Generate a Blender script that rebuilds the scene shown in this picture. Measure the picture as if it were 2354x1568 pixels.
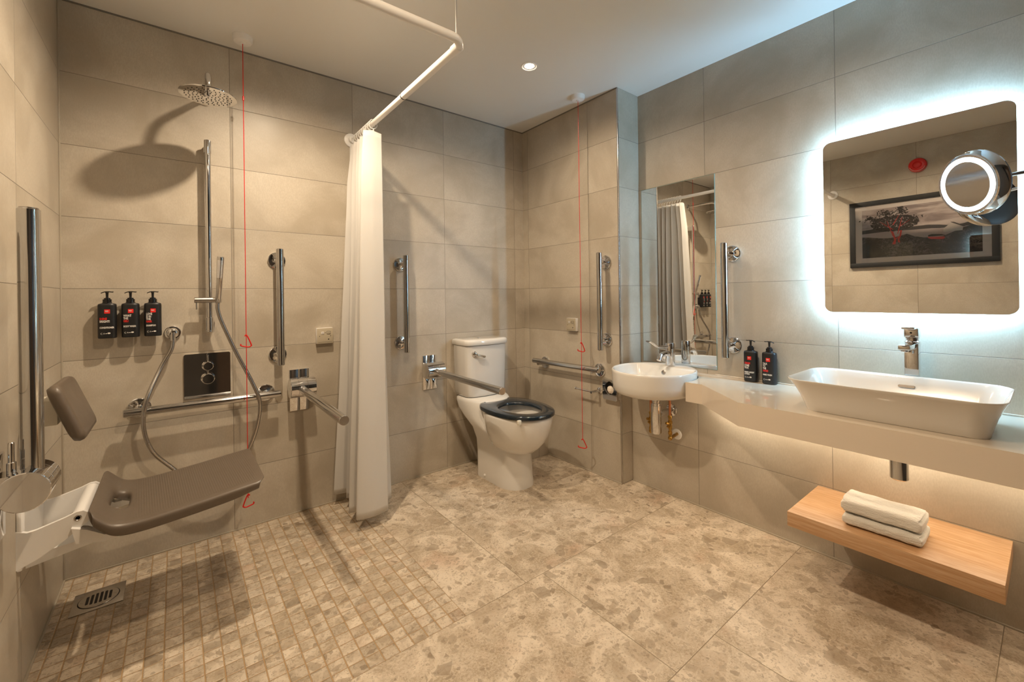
import bpy, bmesh, math, random
from mathutils import Vector, Matrix, noise
pi = math.pi
for o in list(bpy.data.objects): bpy.data.objects.remove(o)
SC = bpy.context.scene
COL = SC.collection
V = Vector
# ------------------------------------------------------------------ camera
CAMP = V((-2.1104, -2.5287, 1.1442))
yaw, pit, rol, foc = 0.6669, -0.0018, -0.0135, 983.5
fw = V((math.sin(yaw), math.cos(yaw), 0)); rt = V((math.cos(yaw), -math.sin(yaw), 0)); up = V((0, 0, 1))
fw2 = fw*math.cos(pit)-up*math.sin(pit); up2 = up*math.cos(pit)+fw*math.sin(pit)
R_ = rt*math.cos(rol)+up2*math.sin(rol); U_ = up2*math.cos(rol)-rt*math.sin(rol)
cd = bpy.data.cameras.new('camera'); cam = bpy.data.objects.new('camera', cd); COL.objects.link(cam)
cd.sensor_width = 36; cd.sensor_fit = 'HORIZONTAL'; cd.lens = foc/2354*36; cd.shift_x = 0; cd.shift_y = -104.63/2354
cd.clip_start = 0.02
M = Matrix((R_, U_, -fw2)).transposed().to_4x4(); M.translation = CAMP
cam.matrix_world = M
SC.camera = cam
# ------------------------------------------------------------------ light and exposure
SC.view_settings.view_transform = 'Standard'; SC.view_settings.look = 'None'
SC.view_settings.gamma = 1; SC.view_settings.use_curve_mapping = False
SC.view_settings.exposure = 0.44
w = bpy.data.worlds.new('world'); SC.world = w; w.use_nodes = True
w.node_tree.nodes['Background'].inputs[0].default_value = (1, .85, .7, 1)
w.node_tree.nodes['Background'].inputs[1].default_value = 0.3
WARM = (1.0, .80, .58)
COOL = (.38, .71, 1.0)
SPOT_W = [66, 20, 16, 41]
SPOTS = [(-1.685, -.80), (-.578, -.763), (-.62, -1.85), (-1.63, -1.9)]
MIRROR_E, UNDER_E, RING_E = 112, 24, 4

# ------------------------------------------------------------------ helpers
def new_bm(): return bmesh.new()

def obj(name, bm, mat, parent=None, sharp=35, label=None):
    me = bpy.data.meshes.new(name)
    org = V((0, 0, 0))
    if parent is not None:
        org = parent['_o'] if '_o' in parent.keys() else V((0, 0, 0))
        org = V(org)
    bmesh.ops.translate(bm, verts=bm.verts, vec=-org)
    bmesh.ops.recalc_face_normals(bm, faces=bm.faces)
    bm.to_mesh(me); bm.free()
    for p in me.polygons: p.use_smooth = True
    me.set_sharp_from_angle(angle=math.radians(sharp))
    if mat is not None: me.materials.append(mat)
    o = bpy.data.objects.new(name, me); COL.objects.link(o)
    if parent is not None:
        o.parent = parent
        o['_o'] = tuple(org)
    if label: o['label'] = label
    return o

def thing(name, label, cat, loc, group=None):
    o = bpy.data.objects.new(name, None); COL.objects.link(o)
    o.empty_display_size = .05
    o.location = loc; o['_o'] = tuple(loc)
    o['label'] = label; o['category'] = cat
    if group: o['group'] = group
    return o

def struct(name, bm, mat, sharp=35):
    o = obj(name, bm, mat, None, sharp); o['kind'] = 'structure'; return o

def box(bm, lo, hi, bev=0, seg=2):
    r = bmesh.ops.create_cube(bm, size=1)
    vs = r['verts']
    c = (V(lo)+V(hi))/2; s = V(hi)-V(lo)
    for v in vs: v.co = V((v.co.x*s.x, v.co.y*s.y, v.co.z*s.z))+c
    if bev:
        es = list({e for v in vs for e in v.link_edges})
        bmesh.ops.bevel(bm, geom=es, offset=bev, segments=seg, profile=.5, affect='EDGES')

def frame_of(d):
    d = V(d).normalized()
    a = V((0, 0, 1)) if abs(d.z) < .9 else V((1, 0, 0))
    u = d.cross(a).normalized(); v = u.cross(d).normalized()
    return u, v

def lathe(bm, p0, axis, prof, n=32, cap=True):
    """prof: list of (t along axis, radius)"""
    p0 = V(p0); d = V(axis).normalized(); u, v = frame_of(d)
    rings = []
    for t, r in prof:
        rings.append([bm.verts.new(p0+d*t+(u*math.cos(2*pi*i/n)+v*math.sin(2*pi*i/n))*max(r, 1e-5)) for i in range(n)])
    for a, b in zip(rings, rings[1:]):
        for i in range(n): bm.faces.new((a[i], a[(i+1) % n], b[(i+1) % n], b[i]))
    if cap:
        bm.faces.new(list(reversed(rings[0]))); bm.faces.new(rings[-1])

def cyl(bm, p0, p1, r, n=32, bev=.0015):
    p0, p1 = V(p0), V(p1); L = (p1-p0).length
    b = min(bev, r*.4, L*.3)
    lathe(bm, p0, p1-p0, [(0, r-b), (b, r), (L-b, r), (L, r-b)], n)

def spline(pts, k=8, closed=False):
    P = [V(p) for p in pts]; out = []; n = len(P)
    rng = range(n) if closed else range(n-1)
    for i in rng:
        if closed: a, b, c, d = P[(i-1) % n], P[i], P[(i+1) % n], P[(i+2) % n]
        else: a, b, c, d = P[max(i-1, 0)], P[i], P[i+1], P[min(i+2, n-1)]
        for j in range(k):
            t = j/k
            out.append(.5*((2*b)+(c-a)*t+(2*a-5*b+4*c-d)*t*t+(3*b-a-3*c+d)*t*t*t))
    if not closed: out.append(P[-1])
    return out

def tube(bm, pts, r, n=16, closed=False):
    P = [V(p) for p in pts]; m = len(P)
    rs = r if isinstance(r, (list, tuple)) else [r]*m
    rings = []; u = None
    for i in range(m):
        if closed: t = (P[(i+1) % m]-P[i-1]).normalized()
        else: t = (P[min(i+1, m-1)]-P[max(i-1, 0)]).normalized()
        if u is None: u, v = frame_of(t)
        else:
            u = (u-t*u.dot(t)).normalized()
        v = t.cross(u)
        rings.append([bm.verts.new(P[i]+(u*math.cos(2*pi*j/n)+v*math.sin(2*pi*j/n))*rs[i]) for j in range(n)])
    rg = range(m) if closed else range(m-1)
    for i in rg:
        a, b = rings[i], rings[(i+1) % m]
        for j in range(n): bm.faces.new((a[j], a[(j+1) % n], b[(j+1) % n], b[j]))
    if not closed:
        bm.faces.new(list(reversed(rings[0]))); bm.faces.new(rings[-1])

def loft(bm, rings, cap0=True, cap1=True):
    R = [[bm.verts.new(V(p)) for p in r] for r in rings]; n = len(R[0])
    for a, b in zip(R, R[1:]):
        for i in range(n): bm.faces.new((a[i], a[(i+1) % n], b[(i+1) % n], b[i]))
    if cap0: bm.faces.new(list(reversed(R[0])))
    if cap1: bm.faces.new(R[-1])
    return R

def prism(bm, pts2, f0, f1):
    """polygon pts2; f0/f1 map 2d->3d for both faces"""
    a = [bm.verts.new(V(f0(p))) for p in pts2]; b = [bm.verts.new(V(f1(p))) for p in pts2]
    n = len(a)
    bm.faces.new(list(reversed(a))); bm.faces.new(b)
    for i in range(n): bm.faces.new((a[i], a[(i+1) % n], b[(i+1) % n], b[i]))

def bevel_all(bm, w, seg=2, ang=30):
    es = [e for e in bm.edges if len(e.link_faces) == 2 and e.calc_face_angle(0) > math.radians(ang)]
    bmesh.ops.bevel(bm, geom=es, offset=w, segments=seg, profile=.5, affect='EDGES', clamp_overlap=True)

def rrect(cx, cy, hx, hy, r, k=6):
    out = []
    for sx, sy, a0 in ((1, 1, 0), (-1, 1, pi/2), (-1, -1, pi), (1, -1, 3*pi/2)):
        for i in range(k+1):
            a = a0+pi/2*i/k
            out.append((cx+sx*(hx-r)+r*math.cos(a), cy+sy*(hy-r)+r*math.sin(a)))
    return out

# ------------------------------------------------------------------ materials
MATS = {}
def mat(name, col, rough=.5, metal=0, **kw):
    m = bpy.data.materials.new(name); m.use_nodes = True
    b = m.node_tree.nodes['Principled BSDF']
    b.inputs['Base Color'].default_value = (*col, 1); b.inputs['Roughness'].default_value = rough
    b.inputs['Metallic'].default_value = metal
    for k, v in kw.items():
        b.inputs[k.replace('_', ' ')].default_value = v
    # faint procedural variation of the roughness on every plain material
    nt = m.node_tree
    nz = nt.nodes.new('ShaderNodeTexNoise'); nz.inputs['Scale'].default_value = 14
    mr = nt.nodes.new('ShaderNodeMapRange'); mr.inputs[3].default_value = rough*.85; mr.inputs[4].default_value = min(1, rough*1.15)
    g = nt.nodes.new('ShaderNodeNewGeometry'); nt.links.new(g.outputs['Position'], nz.inputs['Vector'])
    nt.links.new(nz.outputs[0], mr.inputs[0]); nt.links.new(mr.outputs[0], b.inputs['Roughness'])
    MATS[name] = m
    return m

def emis(name, col, st, base=(.9, .9, .9)):
    m = mat(name, base, .5)
    b = m.node_tree.nodes['Principled BSDF']
    b.inputs['Emission Color'].default_value = (*col, 1); b.inputs['Emission Strength'].default_value = st
    return m

class NT:
    def __init__(s, m):
        s.t = m.node_tree; s.b = s.t.nodes['Principled BSDF']
    def n(s, ty, **kw):
        x = s.t.nodes.new(ty)
        for k, v in kw.items(): setattr(x, k, v)
        return x
    def l(s, a, b): s.t.links.new(a, b)
    def put(s, x, sock):
        if hasattr(x, 'default_value') or hasattr(x, 'is_linked'): s.l(x, sock)
        else: sock.default_value = x
    def math(s, op, a, b=0.0, c=0.0):
        x = s.n('ShaderNodeMath', operation=op)
        for i, v in enumerate((a, b, c)):
            s.put(v, x.inputs[i])
        return x.outputs[0]
    def mix(s, f, a, b, blend='MIX'):
        x = s.n('ShaderNodeMix', data_type='RGBA', blend_type=blend)
        s.put(f, x.inputs[0])
        for v, k in ((a, 6), (b, 7)):
            if isinstance(v, tuple): x.inputs[k].default_value = (*v, 1)
            else: s.l(v, x.inputs[k])
        return x.outputs[2]
    def noise(s, vec, scale, det=3, rough=.5, dist=0, out=0):
        x = s.n('ShaderNodeTexNoise'); s.l(vec, x.inputs['Vector']); x.inputs['Scale'].default_value = scale
        x.inputs['Detail'].default_value = det; x.inputs['Roughness'].default_value = rough; x.inputs['Distortion'].default_value = dist
        return x.outputs[out]
    def ramp(s, f, a, b, lo=0.0, hi=1.0, smooth=True):
        x = s.n('ShaderNodeMapRange', interpolation_type='SMOOTHSTEP' if smooth else 'LINEAR')
        s.l(f, x.inputs[0]); x.inputs[1].default_value = a; x.inputs[2].default_value = b
        x.inputs[3].default_value = lo; x.inputs[4].default_value = hi
        return x.outputs[0]
    def scalev(s, vec, sc):
        x = s.n('ShaderNodeVectorMath', operation='MULTIPLY'); s.l(vec, x.inputs[0]); x.inputs[1].default_value = sc
        return x.outputs[0]
    def addv(s, a, b):
        x = s.n('ShaderNodeVectorMath', operation='ADD'); s.l(a, x.inputs[0])
        if isinstance(b, tuple): x.inputs[1].default_value = b
        else: s.l(b, x.inputs[1])
        return x.outputs[0]
    def bump(s, h, st=.2, dist=.002, prev=None):
        x = s.n('ShaderNodeBump'); s.l(h, x.inputs['Height']); x.inputs['Strength'].default_value = st; x.inputs['Distance'].default_value = dist
        if prev: s.l(prev, x.inputs['Normal'])
        return x.outputs[0]

def joint(N, coord, phase, size, half):
    """1 on the tile, 0 in the joint; joints at phase + k*size.  returns (mask, cell index)"""
    q = N.math('DIVIDE', N.math('SUBTRACT', coord, phase), size)
    cell = N.math('FLOOR', q)
    fr = N.math('SUBTRACT', q, cell)
    d = N.math('MULTIPLY', N.math('MINIMUM', fr, N.math('SUBTRACT', 1.0, fr)), size)
    return d, cell

TILE = (.40, .36, .305)
def tile_mat(name, axis, phase, shade=1.0):
    m = mat(name, TILE, .45); N = NT(m)
    g = N.n('ShaderNodeNewGeometry'); pos = g.outputs['Position']
    sp = N.n('ShaderNodeSeparateXYZ'); N.l(pos, sp.inputs[0])
    d1, c1 = joint(N, sp.outputs[axis], phase, .6, .001)
    d2, c2 = joint(N, sp.outputs[2], 0.0, .3, .001)
    d = N.math('MINIMUM', d1, d2)
    msk = N.ramp(d, .0009, .0015)
    cid = N.n('ShaderNodeCombineXYZ'); N.l(c1, cid.inputs[0]); N.l(c2, cid.inputs[1])
    wn = N.n('ShaderNodeTexWhiteNoise'); N.l(cid.outputs[0], wn.inputs['Vector'])
    off = N.addv(pos, N.scalev(wn.outputs['Color'], (7, 7, 7)))
    big = N.noise(off, 3.2, 4, .6, .5)
    weave = N.noise(N.scalev(off, (1, 1, .35)) if axis != 2 else off, 260, 2, .6)
    brush = N.noise(N.scalev(off, (40, 40, 6)), 6, 2, .5)
    fleck = N.noise(off, 38, 5, .75, 2.5)
    c = N.mix(N.ramp(big, .34, .66), (.43, .375, .295), (.54, .485, .40))
    c = N.mix(N.math('MULTIPLY', N.ramp(weave, .35, .65), .34), c, (.40, .345, .27))
    c = N.mix(N.math('MULTIPLY', N.ramp(fleck, .62, .70), .40), c, (.62, .57, .49))
    c = N.mix(N.math('MULTIPLY', N.ramp(fleck, .30, .24), .35), c, (.24, .21, .17))
    tint = N.ramp(wn.outputs[0], 0, 1, .965, 1.035, False)
    hv = N.n('ShaderNodeHueSaturation'); N.l(c, hv.inputs['Color']); N.l(tint, hv.inputs['Value'])
    col = N.mix(msk, (.235, .205, .165), hv.outputs[0])
    N.l(col, N.b.inputs['Base Color'])
    N.l(N.ramp(big, .2, .8, .36, .50), N.b.inputs['Roughness'])
    n1 = N.bump(weave, .16, .0006)
    n2 = N.bump(N.ramp(d, .0, .0016), .6, .0012, n1)
    N.l(n2, N.b.inputs['Normal'])
    return m

def stone_color(N, p):
    """terrazzo / breccia stone: pale ground, darker rounded clasts, thin pale veins"""
    warp = N.noise(p, 7, 3, .6, 0, 1)
    x = N.n('ShaderNodeVectorMath', operation='MULTIPLY_ADD'); N.l(warp, x.inputs[0]); x.inputs[1].default_value = (.05, .05, .05); N.l(p, x.inputs[2])
    q = x.outputs[0]
    base = N.noise(p, 6, 5, .65, 1.2)
    fine = N.noise(p, 120, 5, .8)
    c = N.mix(N.ramp(base, .36, .66), (.41, .325, .225), (.70, .60, .475))
    c = N.mix(N.math('MULTIPLY', N.ramp(N.noise(p, 15, 5, .7, .8), .56, .70), .25), c, (.26, .195, .125))
    c = N.mix(N.math('MULTIPLY', N.ramp(fine, .45, .62), .55), c, (.64, .57, .47))
    c = N.mix(N.math('MULTIPLY', N.ramp(fine, .46, .34), .45), c, (.25, .19, .125))
    c = N.mix(N.math('MULTIPLY', N.ramp(N.noise(p, 3.3, 3, .6), .55, .75), .5), c, (.50, .32, .215))
    for sc, thr, amt, dk in ((6.5, .86, .38, 0), (15, .87, .55, 1), (27, .84, .50, 0), (38, .88, .65, 1), (85, .80, .45, 1), (190, .84, .5, 1)):
        vo = N.n('ShaderNodeTexVoronoi'); N.l(q, vo.inputs['Vector']); vo.inputs['Scale'].default_value = sc; vo.inputs['Randomness'].default_value = 1
        ve = N.n('ShaderNodeTexVoronoi', feature='DISTANCE_TO_EDGE'); N.l(q, ve.inputs['Vector']); ve.inputs['Scale'].default_value = sc; ve.inputs['Randomness'].default_value = 1
        s3 = N.n('ShaderNodeSeparateColor'); N.l(vo.outputs['Color'], s3.inputs[0])
        inside = N.ramp(ve.outputs['Distance'], .09, .13)
        pick = N.ramp(s3.outputs[0], thr, thr+.01)
        f = N.math('MULTIPLY', N.math('MULTIPLY', inside, pick), amt)
        a, b = ((.21, .155, .10), (.46, .37, .27)) if dk else ((.29, .22, .145), (.50, .40, .29))
        cc = N.mix(s3.outputs[1], a, b)
        cc = N.mix(N.math('MULTIPLY', N.ramp(N.noise(p, 60, 3, .6), .4, .65), .4), cc, (.18, .14, .095))
        c = N.mix(f, c, cc)
        if sc < 20:
            rim = N.math('MULTIPLY', N.math('MULTIPLY', N.ramp(ve.outputs['Distance'], .05, .09), N.ramp(ve.outputs['Distance'], .14, .09)), N.math('MULTIPLY', pick, .28))
            c = N.mix(rim, c, (.62, .55, .44))
    return c

def floor_mat():
    m = mat('floor_stone', (.5, .42, .32), .4); N = NT(m)
    g = N.n('ShaderNodeNewGeometry'); pos = g.outputs['Position']
    sp = N.n('ShaderNodeSeparateXYZ'); N.l(pos, sp.inputs[0]); X, Y = sp.outputs[0], sp.outputs[1]
    mos = N.math('MULTIPLY', N.math('LESS_THAN', X, -1.30), N.math('GREATER_THAN', Y, -1.21))
    # mosaic 50 mm
    dx, cx = joint(N, X, -.0, .05, 0); dy, cy = joint(N, Y, -.01, .05, 0)
    dm = N.math('MINIMUM', dx, N.math('ADD', dy, .0003))
    mm = N.ramp(dm, .0012, .0020)
    # large tiles: rows of 0.6 in y, joints of each row shifted
    dY, row = joint(N, Y, -.01, .6, 0)
    r3 = N.math('LESS_THAN', Y, -1.81); r2 = N.math('MULTIPLY', N.math('LESS_THAN', Y, -1.21), N.math('GREATER_THAN', Y, -1.81))
    ph = N.math('ADD', N.math('ADD', -1.02, N.math('MULTIPLY', r2, .09)), N.math('MULTIPLY', r3, .32))
    qx = N.math('DIVIDE', N.math('SUBTRACT', X, ph), 1.2); cX = N.math('FLOOR', qx); fr = N.math('SUBTRACT', qx, cX)
    dX = N.math('MULTIPLY', N.math('MINIMUM', fr, N.math('SUBTRACT', 1.0, fr)), 1.2)
    dl = N.math('MINIMUM', dX, dY)
    ml = N.ramp(dl, .0007, .0014)
    def sel(a, b): return N.math('ADD', N.math('MULTIPLY', mos, a), N.math('MULTIPLY', N.math('SUBTRACT', 1.0, mos), b))
    cid = N.n('ShaderNodeCombineXYZ'); N.l(sel(cx, N.math('ADD', cX, 50.0)), cid.inputs[0]); N.l(sel(cy, row), cid.inputs[1])
    wn = N.n('ShaderNodeTexWhiteNoise'); N.l(cid.outputs[0], wn.inputs['Vector'])
    p = N.addv(pos, N.scalev(wn.outputs['Color'], (9, 9, 0)))
    c = stone_color(N, p)
    val = sel(N.ramp(wn.outputs[0], 0, 1, .88, 1.07, False), N.ramp(wn.outputs[0], 0, 1, .97, 1.04, False))
    hv = N.n('ShaderNodeHueSaturation'); N.l(c, hv.inputs['Color']); N.l(val, hv.inputs['Value'])
    gc = N.mix(mos, (.37, .295, .20), (.42, .275, .14))
    msk = sel(mm, ml)
    N.l(N.mix(msk, gc, hv.outputs[0]), N.b.inputs['Base Color'])
    N.l(N.ramp(N.noise(p, 12, 3), .2, .8, .34, .52), N.b.inputs['Roughness'])
    n1 = N.bump(sel(N.ramp(dm, .0008, .004), N.ramp(dl, .0, .0015)), .9, .0018)
    N.l(n1, N.b.inputs['Normal'])
    return m

def wood_mat():
    m = mat('oak_wood', (.5, .3, .15), .42); N = NT(m)
    g = N.n('ShaderNodeNewGeometry'); pos = g.outputs['Position']
    s = N.scalev(pos, (14, 1.1, 30))
    a = N.noise(s, 5, 4, .6, .6)
    b = N.noise(N.scalev(pos, (60, 3, 120)), 6, 3, .6)
    c = N.mix(N.ramp(a, .3, .7), (.50, .285, .135), (.64, .42, .25))
    c = N.mix(N.math('MULTIPLY', N.ramp(b, .4, .7), .45), c, (.40, .21, .09))
    N.l(c, N.b.inputs['Base Color']); N.l(N.bump(b, .08, .0005), N.b.inputs['Normal'])
    return m

T_B = tile_mat('tile_shower_wall', 0, -.0885)
T_C = tile_mat('tile_toilet_wall', 1, -.0608)
T_D = tile_mat('tile_vanity_wall', 1, -.13)
T_A = tile_mat('tile_left_wall', 1, -.012)
FLOOR = floor_mat()
OAK = wood_mat()
CEIL = mat('ceiling_paint', (.78, .77, .74), .38)
N = NT(CEIL); g = N.n('ShaderNodeNewGeometry'); N.l(N.bump(N.noise(g.outputs['Position'], 3, 2), .05, .01), N.b.inputs['Normal'])
DARKGAP = mat('gap_shade_strip', (.20, .185, .16), .8)  # dark tone standing in for the shade inside the ceiling gap
GROUT = mat('silicone_bead', (.44, .39, .31), .5)
CHROME = mat('chrome', (.72, .72, .73), .05, 1)
SATIN = mat('polished_steel', (.58, .58, .58), .10, 1)
STEEL = mat('brushed_steel', (.50, .48, .46), .26, 1)
CER = mat('white_ceramic', (.76, .74, .70), .12, 0, Coat_Weight=.6, Coat_Roughness=.04)
SOLID = mat('white_solid_surface', (.71, .62, .51), .05, 0, Coat_Weight=.7, Coat_Roughness=.03)
WPL = mat('white_plastic', (.86, .85, .83), .35)
CREAM = mat('cream_plastic', (.72, .68, .58), .38)
BLK = mat('black_bottle_plastic', (.012, .012, .013), .38)
BLKG = mat('black_gloss_plastic', (.01, .01, .011), .2)
INK = mat('white_print', (.72, .70, .67), .5)
REDP = mat('red_print', (.75, .02, .015), .5)
REDC = mat('red_plastic', (.62, .012, .01), .3)
NAVY = mat('dark_navy_seat_plastic', (.010, .018, .027), .14, 0, Coat_Weight=.4)
TAUPE = mat('taupe_seat_plastic', (.130, .102, .077), .36)
TAUPER = mat('taupe_ribbed_plastic', (.130, .102, .077), .36)
N = NT(TAUPER); g = N.n('ShaderNodeNewGeometry'); sp = N.n('ShaderNodeSeparateXYZ'); N.l(g.outputs['Position'], sp.inputs[0])
wv = N.math('SINE', N.math('MULTIPLY', N.math('ADD', sp.outputs[0], N.math('MULTIPLY', sp.outputs[1], .05)), 2*pi/.0068))
inx = N.math('MULTIPLY', N.ramp(sp.outputs[0], -2.235, -2.215), N.ramp(sp.outputs[0], -1.875, -1.89))
iny = N.math('MULTIPLY', N.ramp(sp.outputs[1], -.715, -.695), N.ramp(sp.outputs[1], -.32, -.335))
N.l(N.bump(N.math('MULTIPLY', N.math('MULTIPLY', wv, inx), iny),   .35, .0008), N.b.inputs['Normal'])
BRASS = mat('brass', (.45, .27, .07), .28, 1)
COPPER = mat('copper', (.62, .25, .12), .3, 1)
DARK = mat('dark_void', (.015, .013, .012), .7)
SWITCH = mat('switch_plate_plastic', (.50, .44, .33), .4)
MIRR = mat('mirror_silver', (.86, .87, .86), .01, 1)
for l in list(MIRR.node_tree.links):
    if l.to_socket.name == 'Roughness': MIRR.node_tree.links.remove(l)
MIRR.node_tree.nodes['Principled BSDF'].inputs['Roughness'].default_value = .004
LEDM = emis('mirror_led_strip', COOL, MIRROR_E)
LEDR = emis('ring_led', (.86, .94, 1), RING_E)
LEDU = emis('counter_led_strip', (1, .85, .64), UNDER_E)
LAMP = emis('downlight_lens', (1, .85, .66), 30)
FRAMEB = mat('black_picture_frame', (.008, .009, .010), .6)
TOWEL = mat('white_terry', (.82, .79, .72), .95, 0, Sheen_Weight=.6)
N = NT(TOWEL); g = N.n('ShaderNodeNewGeometry'); N.l(N.bump(N.noise(g.outputs['Position'], 420, 3, .7), .8, .003), N.b.inputs['Normal'])
CURT = mat('curtain_fabric', (.80, .785, .755), .8)
N = NT(CURT); t = N.t; tr = N.n('ShaderNodeBsdfTranslucent'); tr.inputs[0].default_value = (.80, .76, .70, 1)
mx = N.n('ShaderNodeMixShader'); mx.inputs[0].default_value = .33
out = [n for n in t.nodes if n.type == 'OUTPUT_MATERIAL'][0]
N.l(N.b.outputs[0], mx.inputs[1]); N.l(tr.outputs[0], mx.inputs[2]); N.l(mx.outputs[0], out.inputs[0])
g = N.n('ShaderNodeNewGeometry'); N.l(N.bump(N.noise(N.scalev(g.outputs['Position'], (1, 1, .2)), 30, 3), .25, .004), N.b.inputs['Normal'])
GLASS = mat('picture_glass', (1, 1, 1), .02)
N = NT(GLASS); tp = N.n('ShaderNodeBsdfTransparent'); gl = N.n('ShaderNodeBsdfGlossy'); gl.inputs['Roughness'].default_value = .01
fr_ = N.n('ShaderNodeFresnel'); fr_.inputs[0].default_value = 1.5; mx = N.n('ShaderNodeMixShader')
N.l(fr_.outputs[0], mx.inputs[0]); N.l(tp.outputs[0], mx.inputs[1]); N.l(gl.outputs[0], mx.inputs[2])
N.l(mx.outputs[0], [n for n in N.t.nodes if n.type == 'OUTPUT_MATERIAL'][0].inputs[0])

# ------------------------------------------------------------------ room shell
XA, XD, XE, YP, YK, H = -2.481, .207, .10, -.90, -3.35, 2.4
def slab(name, lo, hi, m):
    b = new_bm(); box(b, lo, hi); return struct(name, b, m)
slab('floor', (XA-.1, YK-.1, -.05), (XD+.1, .1, 0), FLOOR)
slab('ceiling', (XA-.1, YK-.1, H), (XD+.1, .1, H+.08), CEIL)
slab('wall_left', (XA-.1, YK-.1, 0), (XA, .1, H), T_A)
slab('wall_back', (XA, 0, 0), (.3, .1, H), T_B)
slab('wall_toilet', (0, YP, 0), (.3, 0, H), T_C)            # projecting pier beside the toilet
slab('wall_right', (XD, YK-.1, 0), (XD+.1, YP, H), T_D)
slab('wall_vanity_low', (XE, YK, 0), (XD, YP, .6), T_D)     # boxed-out lower part under the counter
slab('wall_front', (XA, YK-.1, 0), (XD, YK, H), mat('dark_unseen_wall', (.05, .045, .04), .5))  # unseen wall, coloured dark to put dark reflections in the chrome
slab('wall_pipe_boxing', (-.292, -.248, 0), (0, 0, .30), T_B)
# unseen door behind the camera, kept dark for the chrome to reflect
b = new_bm(); box(b, (-1.75, YK, 0), (-.87, YK+.045, 2.08), .003); dr = struct('door_1', b, mat('dark_door', (.06, .04, .028), .4))
b = new_bm(); box(b, (-1.82, YK, 0), (-1.75, YK+.05, 2.15), .003); box(b, (-.87, YK, 0), (-.80, YK+.05, 2.15), .003); box(b, (-1.75, YK, 2.08), (-.87, YK+.05, 2.15), .003)
struct('trim_1', b, FRAMEB)
b = new_bm(); cyl(b, (-.95, YK+.04, 1.02), (-.95, YK+.09, 1.02), .012); tube(b, [(-.95, YK+.085, 1.02), (-1.08, YK+.085, 1.02)], .009)
hd = obj('door_handle', b, SATIN, None); hd.parent = dr; hd['kind'] = 'structure'
# thin dark strips painting the shade of the gap between ceiling and tiles, beads along the floor, metal edge trims on the pier
b = new_bm(); box(b, (XA, -.003, H-.007), (0, 0, H)); struct('trim_2', b, DARKGAP)
b = new_bm(); box(b, (-.003, YP, H-.007), (0, 0, H)); struct('trim_3', b, DARKGAP)
b = new_bm(); box(b, (XA, -.006, 0), (-.292, 0, .006), .001); struct('trim_4', b, GROUT)
b = new_bm(); box(b, (XA, YK, 0), (XA+.006, -.006, .006), .001); struct('trim_5', b, GROUT)
b = new_bm(); box(b, (-.006, YP, 0), (0, -.248, .006), .001); struct('trim_6', b, GROUT)
b = new_bm(); box(b, (XE-.006, YK, 0), (XE, YP, .006), .001); struct('trim_7', b, GROUT)
b = new_bm(); box(b, (-.0025, YP-.0025, 0), (.006, YP+.006, H), .001); struct('trim_8', b, STEEL)
b = new_bm(); box(b, (XA, -.005, 0), (XA+.005, 0, H), .001); struct('trim_9', b, GROUT)
# ------------------------------------------------------------------ downlights
for i, (x, y) in enumerate(SPOTS):
    t = thing('recessed_downlight', ('round recessed ceiling downlight glowing between the two red alarm cords' if i == 1 else
        ['round recessed ceiling downlight above the shower seat', '', 'round recessed ceiling downlight in front of the vanity counter', 'round recessed ceiling downlight nearest the wall picture'][i]),
        'light', (x, y, H), 'recessed downlights in the ceiling')
    b = new_bm(); lathe(b, (x, y, H), (0, 0, -1), [(0, .046), (.003, .045), (.004, .040), (.0005, .036)], 40, cap=False); obj('bezel', b, WPL, t)
    b = new_bm(); lathe(b, (x, y, H), (0, 0, -1), [(.0004, .026), (.0012, .024)], 32); obj('lens', b, LAMP, t)
    ld = bpy.data.lights.new('downlight_beam', 'SPOT'); ld.energy = SPOT_W[i]; ld.color = WARM if i < 2 else (1.0, .75, .50); ld.spot_size = math.radians(160); ld.spot_blend = .72; ld.shadow_soft_size = .022
    lo = bpy.data.objects.new('downlight_beam', ld); COL.objects.link(lo); lo.parent = t; lo.location = (0, 0, -.012)

# ------------------------------------------------------------------ grab rails
def grab_rail(label, p0, p1, ends, nrm, off, r=.0175, fr=.042, group='straight chrome grab rails'):
    """p0,p1 on the wall plane, ends = fixing points on the wall"""
    nrm = V(nrm); p0, p1 = V(p0), V(p1)
    t = thing('grab_rail', label, 'grab rail', tuple(p0), group)
    b = new_bm(); cyl(b, p0+nrm*off, p1+nrm*off, r, 36, .003); obj('rail', b, SATIN, t)
    for e in ends:
        e = V(e)
        b = new_bm()
        lathe(b, e, nrm, [(0, fr), (.008, fr), (.0105, fr-.003), (.011, .014), (.012, .0125), (off, .0125)], 40)
        obj('flange', b, CHROME, t)
    return t
BN, CN, DN, AN = (0, -1, 0), (-1, 0, 0), (-1, 0, 0), (1, 0, 0)
grab_rail('vertical chrome grab rail on the shower wall, left of the curtain', (-1.688, 0, .808), (-1.688, 0, 1.403), [(-1.691, 0, .857), (-1.691, 0, 1.348)], BN, .078)
grab_rail('vertical chrome grab rail on the wall right of the curtain, left of the cistern', (-1.002, 0, .809), (-1.002, 0, 1.403), [(-1.008, 0, .866), (-1.008, 0, 1.352)], BN, .078)
grab_rail('vertical chrome grab rail above the toilet roll holder, on the pier', (0, -.81, .808), (0, -.81, 1.403), [(0, -.80, .866), (0, -.80, 1.348)], CN, .078)
grab_rail('vertical chrome grab rail between the narrow mirror and the two bottles', (XD, -1.467, .809), (XD, -1.467, 1.407), [(XD, -1.475, .871), (XD, -1.475, 1.354)], DN, .078)
grab_rail('long horizontal chrome grab rail behind the shower seat', (-2.289, 0, .667), (-1.691, 0, .664), [(-2.241, 0, .672), (-1.749, 0, .665)], BN, .078)
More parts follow.
